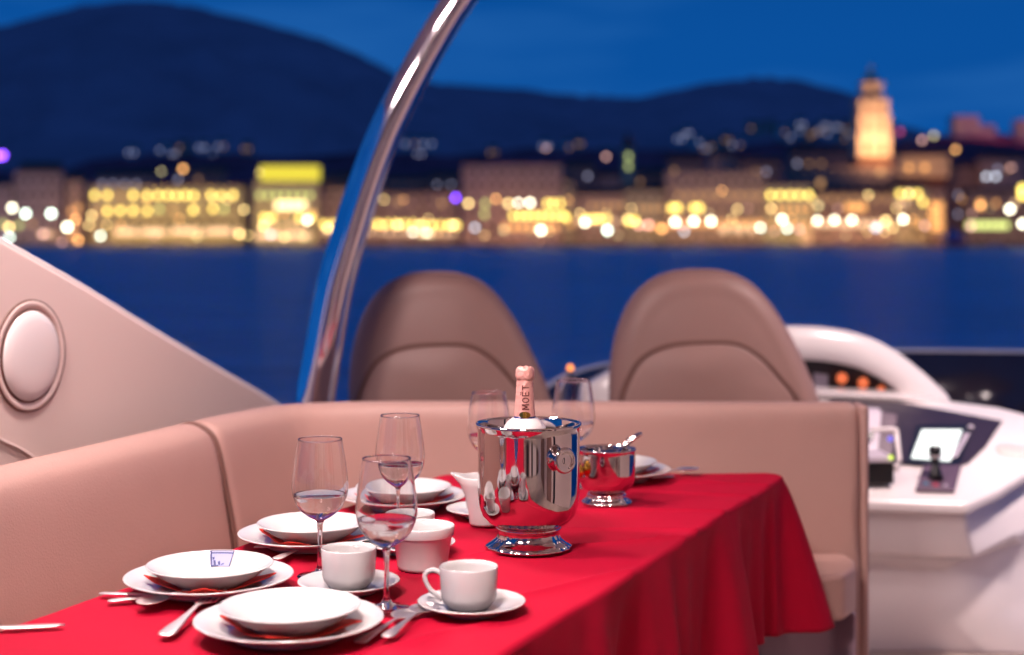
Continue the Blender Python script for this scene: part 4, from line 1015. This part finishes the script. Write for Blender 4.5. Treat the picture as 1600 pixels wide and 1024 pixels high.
building('lone pinkish high rise on the ridge right of the bell tower', 1490, 1530, 182, 1470, 16, 'pink', (), 0, ((1, .42, .55), .2), base=55, grid=(4, 3, 'xd'))
building('lower pinkish block beside the high rise on the ridge', 1531, 1556, 196, 1470, 16, 'pink', (), 0, ((1, .42, .55), .2), base=55, grid=(3, 2, 'xd'))
building('pinkish block on the ridge cut by the right edge', 1590, 1640, 188, 1470, 16, 'pink', (), 0, ((1, .42, .55), .2), base=55, grid=(3, 3, 'xd'))
for bx0, bx1, by, tone, words in ((500, 560, 278, 'brown', 'dim brown back row block behind the steel tube'), (604, 668, 284, 'pink', 'dim pink back row block right of the steel tube'), (672, 716, 278, 'brown', 'dim brown back row block beside the tall pink palace'),
    (884, 930, 262, 'brown', 'dim brown back row block right of the tall pink palace'), (934, 970, 276, 'pink', 'dim pink back row block left of the small church spire'), (992, 1040, 272, 'brown', 'dim brown back row block right of the small church spire'),
    (1044, 1100, 252, 'brown', 'brown back row block over the left of the broad peach palace'), (1110, 1150, 246, 'pink', 'pink back row block over the middle of the broad peach palace'), (1156, 1222, 254, 'brown', 'brown back row block over the right of the broad peach palace'),
    (1236, 1330, 240, 'brown', 'long dark back row block left of the bell tower foot'), (1486, 1530, 262, 'brown', 'dim brown back row block right of the orange long house'), (1534, 1600, 250, 'pink', 'dim pink back row block near the right edge'), (30, 90, 262, 'brown', 'dim brown block rising behind the far left grey block'), (150, 240, 276, 'pink', 'dim pink block rising behind the left of the arcaded palace'), (270, 350, 268, 'brown', 'dim brown block rising behind the right of the arcaded palace')):
    building(words, bx0, bx1, by, 965 + (bx0 % 7) * 6, 12, tone, (), 4 if bx0 % 2 == 0 else 0, ((1, .5, .42), .07), grid=(max(2, (bx1 - bx0) // 16), 4, 'xxxdxw'))
for bx0, bx1, by, tone, words in ((-130, -48, 296, 'pink', 'lit pink waterfront house first beyond the left edge'), (-230, -136, 284, 'cream', 'lit cream waterfront block second beyond the left edge'), (-330, -238, 300, 'brown', 'lit brown waterfront row third beyond the left edge'), (-450, -336, 288, 'pink', 'lit pink waterfront palace fourth beyond the left edge'),
    (1646, 1730, 294, 'cream', 'lit cream waterfront house first beyond the right edge'), (1736, 1830, 302, 'pink', 'lit pink waterfront row second beyond the right edge'), (1838, 1950, 286, 'brown', 'lit brown waterfront block third beyond the right edge')):
    building(words, bx0, bx1, by, 856, 14, tone, [(x, 360, 'p', 9, 9) for x in range(bx0 + 8, bx1 - 4, 14)], 4 if bx0 % 4 else 0, (FO, .35), grid=((bx1 - bx0) // 14, 3, 'yxdoxy'))
# small church tower in the centre
k = 900 / F
chh = thing('church_tower', 'small pale church spire above the rooftops right of the centre', 'church tower', ((982 - 800) * k, 900, 1.35))
hh = CZ - (232 - HY) * k - 1.35
link('wall', box((-3.4, 0, 0), (3.4, 6.8, hh)), wallm['cream'], chh, False)
link('spire', lathe([(4.6, 0), (0, 11)], 4), roofm, chh, False, loc=(0, 3.4, hh + .02))
wpart('window', 'chw', lambda: box((-.8, 0, -1.5), (.8, .3, 1.5)), EM['g'], chh, (0, -.2, hh - 5)); wpart('window', 'chw', None, EM['g'], chh, (0, -.2, hh - 11))
area('floodlight', ((982 - 800) * k, 890, 18), ((982 - 800) * k, 900, 40), 4, 260, (1, .75, .4))
# ---- bell tower
DT = 885; k = DT / F
bt_ = thing('bell_tower', 'tall floodlit stone bell tower with a pointed spire rising over the town', 'bell tower', ((1366 - 800) * k, DT, 1.35))
def zt_(py): return CZ - (py - HY) * k - 1.35
stonem = mat('tower_stone', (.58, .44, .30), .9, var=.12, vscale=.2)
def stage(nm, half, y0, y1, m=stonem, dp=None): return link(nm, box((-half, 9 - half, zt_(y0)), (half, 9 + half, zt_(y1))), m, bt_, False, .15)
stage('darkened_plinth', 10.4, 375, 246, roofm); stage('lower_stage', 10.0, 245.9, 212); stage('middle_stage', 9.3, 210, 182); stage('upper_stage', 8.9, 180, 158); stage('belfry', 5.7, 155.5, 130)  # lowest block takes a dark colour to look unlit below the lit stages
for y0, y1, hf in ((212, 210, 10.7), (182, 180, 10.0), (158, 155.5, 9.6), (130, 128, 6.9), (246, 245.9, 10.9)): stage('cornice', hf, y0 + .05, y1 - .05)
link('spire', lathe([(6.4, 0), (2.2, zt_(112) - zt_(127.9)), (1.0, zt_(104) - zt_(127.9)), (0, zt_(96) - zt_(127.9))], 8), stonem, bt_, False, loc=(0, 9, zt_(127.9)))
link('finial', lathe([(.25, 0), (.2, 3), (0, 3.2)], 8), iron, bt_, loc=(0, 9, zt_(101)))
for yc, half, n_, ww, wh in ((229, 10.0, 2, 2.6, 7), (196, 9.3, 2, 2.6, 6.6), (169, 8.9, 2, 2.4, 5.4), (143, 6.3, 1, 3.0, 6.0)):
    for q in range(n_):
        xx = (q - (n_ - 1) / 2) * half * .85
        def f(ww=ww, wh=wh): return prism([(-ww / 2, 0, -wh / 2), (ww / 2, 0, -wh / 2), (ww / 2, 0, wh * .25)] + [(ww / 2 * cos(a), 0, wh * .25 + ww / 2 * sin(a)) for a in [pi * q / 8 for q in range(1, 8)]] + [(-ww / 2, 0, wh * .25)], (0, .3, 0))
        wpart('opening', 'to%.1f_%.1f' % (ww, wh), f, mat('tower_opening', (.16, .09, .05), .9), bt_, (xx, 9 - half - .2, zt_(yc)))
tx = (1366 - 800) * k
area('floodlight', (tx - 4, DT - 24, 54), (tx, DT, 66), 16, 7500, (1, .60, .32), 6)
area('floodlight', (tx + 3, DT - 26, 62), (tx, DT, 82), 8, 15000, (1, .58, .30), 6)
area('floodlight', (tx - 2, DT - 22, 62), (tx, DT + 9, 102), 6, 9000, (1, .52, .36), 4)
area('floodlight', (tx + 2, DT - 16, 52), (tx, DT, 56), 12, 2200, (1, .55, .20), 5)
# ---- dim houses on the hill
hs = [(1205, 196, 12), (1232, 212, 12), (1252, 192, 14), (1272, 206, 12), (1290, 194, 12), (1308, 196, 12), (1324, 198, 12), (1075, 206, 12), (1102, 230, 12), (1136, 216, 14), (870, 240, 14), (655, 238, 14), (905, 222, 14), (272, 238, 12), (330, 240, 12), (1420, 226, 14), (1570, 226, 16), (1545, 240, 14), (1512, 244, 14), (205, 236, 18), (255, 232, 22), (285, 228, 20), (315, 228, 18), (345, 226, 18), (385, 230, 16), (640, 222, 30), (668, 222, 26), (770, 236, 16), (852, 226, 20), (885, 228, 16), (952, 240, 20), (1062, 214, 16), (1088, 220, 20), (1118, 226, 26), (1150, 224, 26), (1172, 236, 18), (1180, 198, 26), (1222, 204, 18), (1245, 201, 20), (1262, 210, 16), (1282, 202, 16), (1298, 206, 20), (1316, 214, 18), (1330, 206, 16), (1090, 268, 18), (1062, 262, 20)]
desc = ['single dim house', 'pale little house', 'mauve shaded house', 'faint bluish house', 'small gabled house']
for i, (px, py, wd_) in enumerate(hs):
    d = 1490 if py < 245 else 1000
    zone = 'above the long arcaded palace at the left' if px < 400 else 'above the roofs just right of the steel tube' if px < 700 else 'above the tall pink palace' if px < 900 else 'near the small church spire' if px < 1000 else 'on the slope right of the bell tower' if px > 1400 else 'on the rise above the broad peach palace' if px < 1200 else 'on the ridge left of the bell tower'
    sib = [h for h in hs if (h[0] < 400) == (px < 400) and abs(h[0] - px) < 220]
    o = building('%s %s, %s' % (desc[i % 5], zone, 'with roof at the height of the hilltop' if py < 212 else 'set a little lower on the slope'), px - wd_ / 2, px + wd_ / 2, py - 6, d, 12, 'white' if i % 3 else 'pink', (), 2.5, None, base=CZ - (py + 14 - HY) * d / F, cat='house', name='hill_house', grid=(2, 1, 'wxwd' if i % 3 else 'dxd'))
    o['group'] = 'dim houses on the hillside'
lab = {}
for o in [q for q in C.objects if q.get('group') == 'dim houses on the hillside']:
    pxx = o.location.x / o.location.y * F + 800; lab.setdefault(o['label'].split(',')[0].split(' house ')[-1], []).append((pxx, o))
ordn = ['first', 'second', 'third', 'fourth', 'fifth', 'sixth', 'seventh', 'eighth', 'ninth', 'tenth', 'eleventh', 'twelfth', 'thirteenth', 'fourteenth', 'fifteenth', 'sixteenth', 'seventeenth', 'eighteenth', 'nineteenth', 'twentieth']
for kx, L in lab.items():
    L.sort(key=lambda q: q[0])
    for i, (_, o) in enumerate(L): o['label'] = ('dim house ' + kx.replace('just right of', 'right of').replace('long arcaded palace at the left', 'arcaded palace') + (', %s from the left there' % ordn[i] if len(L) > 1 else ''))
# ---- lamps
def lamp_obj(px, py, c, d=828, r=1.0):
    k = d / F; z = CZ - (py - HY) * k; x = (px - 800) * k
    t = thing('street_lamp', None, 'street lamp', (x, d, 1.4)); hh = z - 1.4
    wpart('globe', 'globe%s%.1f' % (c, r), lambda: sphere((0, 0, 0), r, u=12, v=8), LM[c], t, (0, 0, hh))
    if hh > r + .5: link('post', lathe([(0, 0), (.35, 0), (.3, .8), (.14, 1.0), (.11, hh - r * .95), (0, hh - r * .95)], 8), iron, t)
    return t
LP2 = [(19, 325, 'W', 1.25), (40, 334, 'C', 1.3), (80, 334, 'C', 1.4), (14, 355, 'Y', 1.2), (105, 355, 'W', 1.5), (15, 371, 'C', 1), (97, 379, 'K', 1), (157, 369, 'C', 1), (118, 343, 'O', 1.1), (122, 376, 'O', 1.2), (68, 366, 'K', 1.2), (143, 337, 'Y', .9), (381, 328, 'Y', .9), (308, 370, 'D', 1), (374, 366, 'Y', 1.1),
  (407, 270, 'Y', .9), (507, 292, 'O', 1.15), (480, 344, 'W', 1.15), (411, 353, 'Y', 1.2), (423, 367, 'G', 1.1), (445, 371, 'Y', .8), (475, 371, 'D', 1), (512, 357, 'Y', 1.2), (526, 354, 'W', .8), (596, 352, 'O', 1.1), (622, 352, 'Y', 1.2), (645, 363, 'W', .85), (666, 364, 'W', .85), (655, 352, 'Y', 1), (708, 352, 'Y', 1.2), (742, 356, 'G', 1.1), (712, 309, 'V', 1.1), (4, 243, 'V', 1.5), (-4, 244, 'V', 1.4),
  (732, 318, 'Y', 1.15), (775, 311, 'O', 1.0), (794, 318, 'Y', 1.15), (810, 317, 'W', .95), (828, 317, 'W', 1.1), (845, 360, 'W', 1.35), (787, 360, 'D', 1), (914, 348, 'W', 1.1), (949, 360, 'C', 1.3), (932, 342, 'O', 1), (980, 343, 'Y', 1.0), (998, 352, 'P', 1.1), (1013, 352, 'P', 1.3), (1034, 358, 'O', 1.3),
  (1055, 347, 'W', 1.3), (1084, 346, 'W', 1.3), (1111, 346, 'W', 1.3), (1069, 362, 'G', 1), (1069, 288, 'O', .8), (1177, 287, 'O', .9), (1128, 298, 'O', .75), (1152, 327, 'Y', .85), (1205, 326, 'Y', .85), (1278, 322, 'D', 1.3), (1188, 356, 'C', 1.0), (1222, 343, 'W', 1.2), (1230, 357, 'C', 1.0), (1249, 359, 'K', 1.2), (1277, 345, 'W', 1.15), (1304, 344, 'W', 1.15), (1331, 344, 'W', 1.15), (1357, 305, 'Y', .75), (1369, 356, 'G', 1.5), (1384, 345, 'Y', 1.2), (1395, 356, 'Y', .9), (1411, 343, 'W', 1.25), (1445, 353, 'K', 1.1), (1420, 302, 'Y', .9), (1372, 270, 'K', .8),
  (1406, 206, 'M', 1.1), (1441, 219, 'K', 1.0), (1459, 212, 'D', 1.0), (1493, 234, 'O', .95), (1541, 276, 'G', 1.0), (1556, 276, 'G', 1.0), (1580, 262, 'K', .8), (1517, 354, 'K', 1.3), (1578, 327, 'W', 1.4), (1598, 350, 'W', 1.4), (1532, 321, 'O', 1.1), (1060, 352, 'R', .6), (286, 264, 'O', 1.1), (252, 268, 'D', .8), (947, 245, 'K', .9), (853, 232, 'K', .7), (978, 252, 'D', .9)]
cn = {'W': 'bright white', 'C': 'cool greenish white', 'Y': 'warm yellow', 'O': 'orange', 'P': 'pink', 'G': 'pale grey', 'V': 'violet', 'K': 'faint peach', 'M': 'dim magenta', 'D': 'dull yellow', 'R': 'small red'}
zones = [(-99, 135, 'by the far left grey block'), (135, 390, 'along the long arcaded palace'), (390, 575, 'by the hotel with the yellow top floor'), (575, 722, 'just right of the steel tube'), (722, 890, 'before the tall pink palace'), (890, 1040, 'right of the tall pink palace'), (1040, 1197, 'before the broad peach palace'), (1197, 1270, 'before the yellow facade'), (1270, 1400, 'under the bell tower'), (1400, 1490, 'right of the bell tower'), (1490, 1700, 'near the right edge')]
r3 = random.Random(11)
for q in range(52):
    px = 140 + q * 27.6 + r3.uniform(-11, 11); py = r3.choice((312, 326, 334, 342, 352, 362, 368))
    if 505 < px < 560 or any(abs(px - a[0]) < 9 and abs(py - a[1]) < 9 for a in LP2): continue
    LP2.append((px, py, r3.choice('YYOODKY'), r3.uniform(.45, .8)))
bag = {}
for px, py, c, r in LP2:
    hi = py < 296; o = lamp_obj(px, py, c, 828 if not hi else (900 if py > 255 else 1100), r * (1 if not hi else (1.1 if py > 255 else 1.35)))
    z_ = next(z for a, b, z in zones if a <= px < b); bag.setdefault((c, hi, z_), []).append((px, py, o))
    o['group'] = 'blurred lamps along the town waterfront'
for (c, hi, z_), L in bag.items():
    L.sort(key=lambda q: q[0])
    for i, (_, _, o) in enumerate(L):
        o['label'] = '%s%s lamp %s%s' % (cn[c], ' high' if hi else '', z_, ', %s of that colour there' % ordn[i] if len(L) > 1 else '')
# ---- palms on the promenade
palm_leaf = mat('palm_leaf', (.045, .06, .02), .8, var=.3, vscale=.5); bark = mat('palm_bark', (.10, .07, .05), .9)
def mk_palm(seed):
    rn = random.Random(seed); t = thing('palm_tree', None, 'tree'); h = 9
    link('trunk', tube([(0, 0, 0), (.15, 0, 3), (.1, .1, 6), (.0, .1, h)], [.35, .26, .22, .2], 8), bark, t)
    bm = bmesh.new()
    for q in range(46):
        a = rn.random() * 2 * pi; up = rn.uniform(-.5, 1.3); L = rn.uniform(2.4, 3.4); prev = None
        for s_ in range(6):
            f = s_ / 5; r = L * f * cos(up * .6); z = h + L * (sin(up) * f - .75 * f * f); wv = .32 * (1 - f) + .04
            p = Vector((r * cos(a), r * sin(a), z)); n_ = Vector((-sin(a), cos(a), 0)) * wv
            cur = (bm.verts.new(p + n_ - Vector((0, 0, wv * .6))), bm.verts.new(p), bm.verts.new(p - n_ - Vector((0, 0, wv * .6))))
            if prev: bm.faces.new((prev[0], cur[0], cur[1], prev[1])); bm.faces.new((prev[1], cur[1], cur[2], prev[2]))
            prev = cur
    link('crown', bm, palm_leaf, t, False); return t
pm = mk_palm(3)
for i, px in enumerate((165, 215, 262, 318, 366, 540, 690, 748, 770, 900, 1024, 1142, 1165, 1240, 1290, 1345, 1432, 1500)):
    o = pm if i == 0 else copy_tree(pm); o.location = ((px - 800) * 836 / F, 836, 1.41); o.rotation_euler = (0, 0, i * 1.7); o['group'] = 'dark palms on the promenade'
    z_ = next(z for a, b, z in zones if a <= px < b); o['_z'] = z_
bag = {}
for o in [q for q in C.objects if q.get('group') == 'dark palms on the promenade']: bag.setdefault(o['_z'], []).append(o)
for z_, L in bag.items():
    L.sort(key=lambda q: q.location.x)
    for i, o in enumerate(L):
        o['label'] = 'dark palm tree on the promenade %s%s' % (z_, ', %s palm there' % ordn[i] if len(L) > 1 else ''); del o['_z']
# ---- small boats moored along the quay
hullm = [mat('boat_hull_white', (.5, .45, .45), .5), mat('boat_hull_dark', (.03, .035, .06), .5), mat('boat_hull_brown', (.10, .05, .03), .6)]
def mk_boat(m, mk):
    t = thing('moored_boat', None, 'boat'); bm = bmesh.new(); rings = []
    for x, hw, z1 in ((-4, 1.0, 1.0), (-2.5, 1.35, 1.0), (0, 1.5, 1.1), (2, 1.2, 1.3), (3.4, .6, 1.6), (4.3, .05, 1.8)):
        rings.append([bm.verts.new(p) for p in ((x, -hw, z1), (x, -hw * .75, .1), (x, 0, -.2), (x, hw * .75, .1), (x, hw, z1), (x, 0, z1 * .95))])
    for a, b in zip(rings, rings[1:]):
        for i in range(6): bm.faces.new((a[i], a[(i + 1) % 6], b[(i + 1) % 6], b[i]))
    bm.faces.new(rings[0]); bm.faces.new(rings[-1])
    link('hull', bm, m, t, False)
    link('cabin', prism([(-1.6, -.9, 1.0), (1.0, -.9, 1.15), (.4, -.8, 2.1), (-1.4, -.8, 2.1)], (0, 1.8, 0)), hullm[0], t, False)
    if mk: link('mast', lathe([(.08, 0), (.05, 8), (0, 8)], 6), iron, t, loc=(.6, 0, 1.1))
    return t
protoB = [mk_boat(hullm[0], 0), mk_boat(hullm[1], 0), mk_boat(hullm[2], 1)]
used = set(); bag = {}
bn = ('white moored motorboat', 'dark hulled moored motorboat', 'brown hulled moored boat with a mast')
r_ = random.Random(5)
for i in range(40):
    px = 50 + i * 38.5 + r_.uniform(-9, 9); q = i * 7 % 3 if i % 5 else 0
    o = protoB[q] if q not in used else copy_tree(protoB[q]); used.add(q)
    y = 805 + r_.uniform(-4, 3); o.location = ((px - 800) * y / F, y, .1); o.rotation_euler = (0, 0, r_.uniform(-.5, .5) + pi * (i % 2)); o['group'] = 'small boats moored along the quay'
    z_ = next(z for a, b, z in zones if a <= px < b); bag.setdefault((q, z_), []).append((px, o))
for (q, z_), L in bag.items():
    L.sort(key=lambda v: v[0])
    for i, (_, o) in enumerate(L): o['label'] = bn[q] + ' ' + z_ + (', %s such there' % ordn[i] if len(L) > 1 else '')
# ---- blue kiosk tent near the right edge
k = 822 / F
tn = thing('promenade_tent', 'blue peaked tent on the quay near the right edge', 'tent', ((1491 - 800) * k, 822, 1.41))
blue = mat('blue_canvas', (.02, .16, .45), .8)
link('canopy', lathe([(7.5, 2.6), (7.3, 3.4), (2.5, 6.4), (0, 9.5)], 8), blue, tn, False)
for a in range(4): link('pole', lathe([(.12, 0), (.12, 3.0), (0, 3.0)], 6), iron, tn, loc=(5 * cos(a * pi / 2 + .8), 5 * sin(a * pi / 2 + .8), 0))

# ------------------------------------------------------------------ render settings
sc.render.engine = 'CYCLES'
sc.cycles.max_bounces = 10; sc.cycles.transparent_max_bounces = 16; sc.cycles.transmission_bounces = 10; sc.cycles.glossy_bounces = 6
sc.cycles.use_denoising = True; sc.cycles.sample_clamp_indirect = 4
sc.view_settings.view_transform = 'Standard'; sc.view_settings.look = 'None'; sc.view_settings.exposure = 0; sc.view_settings.gamma = 1
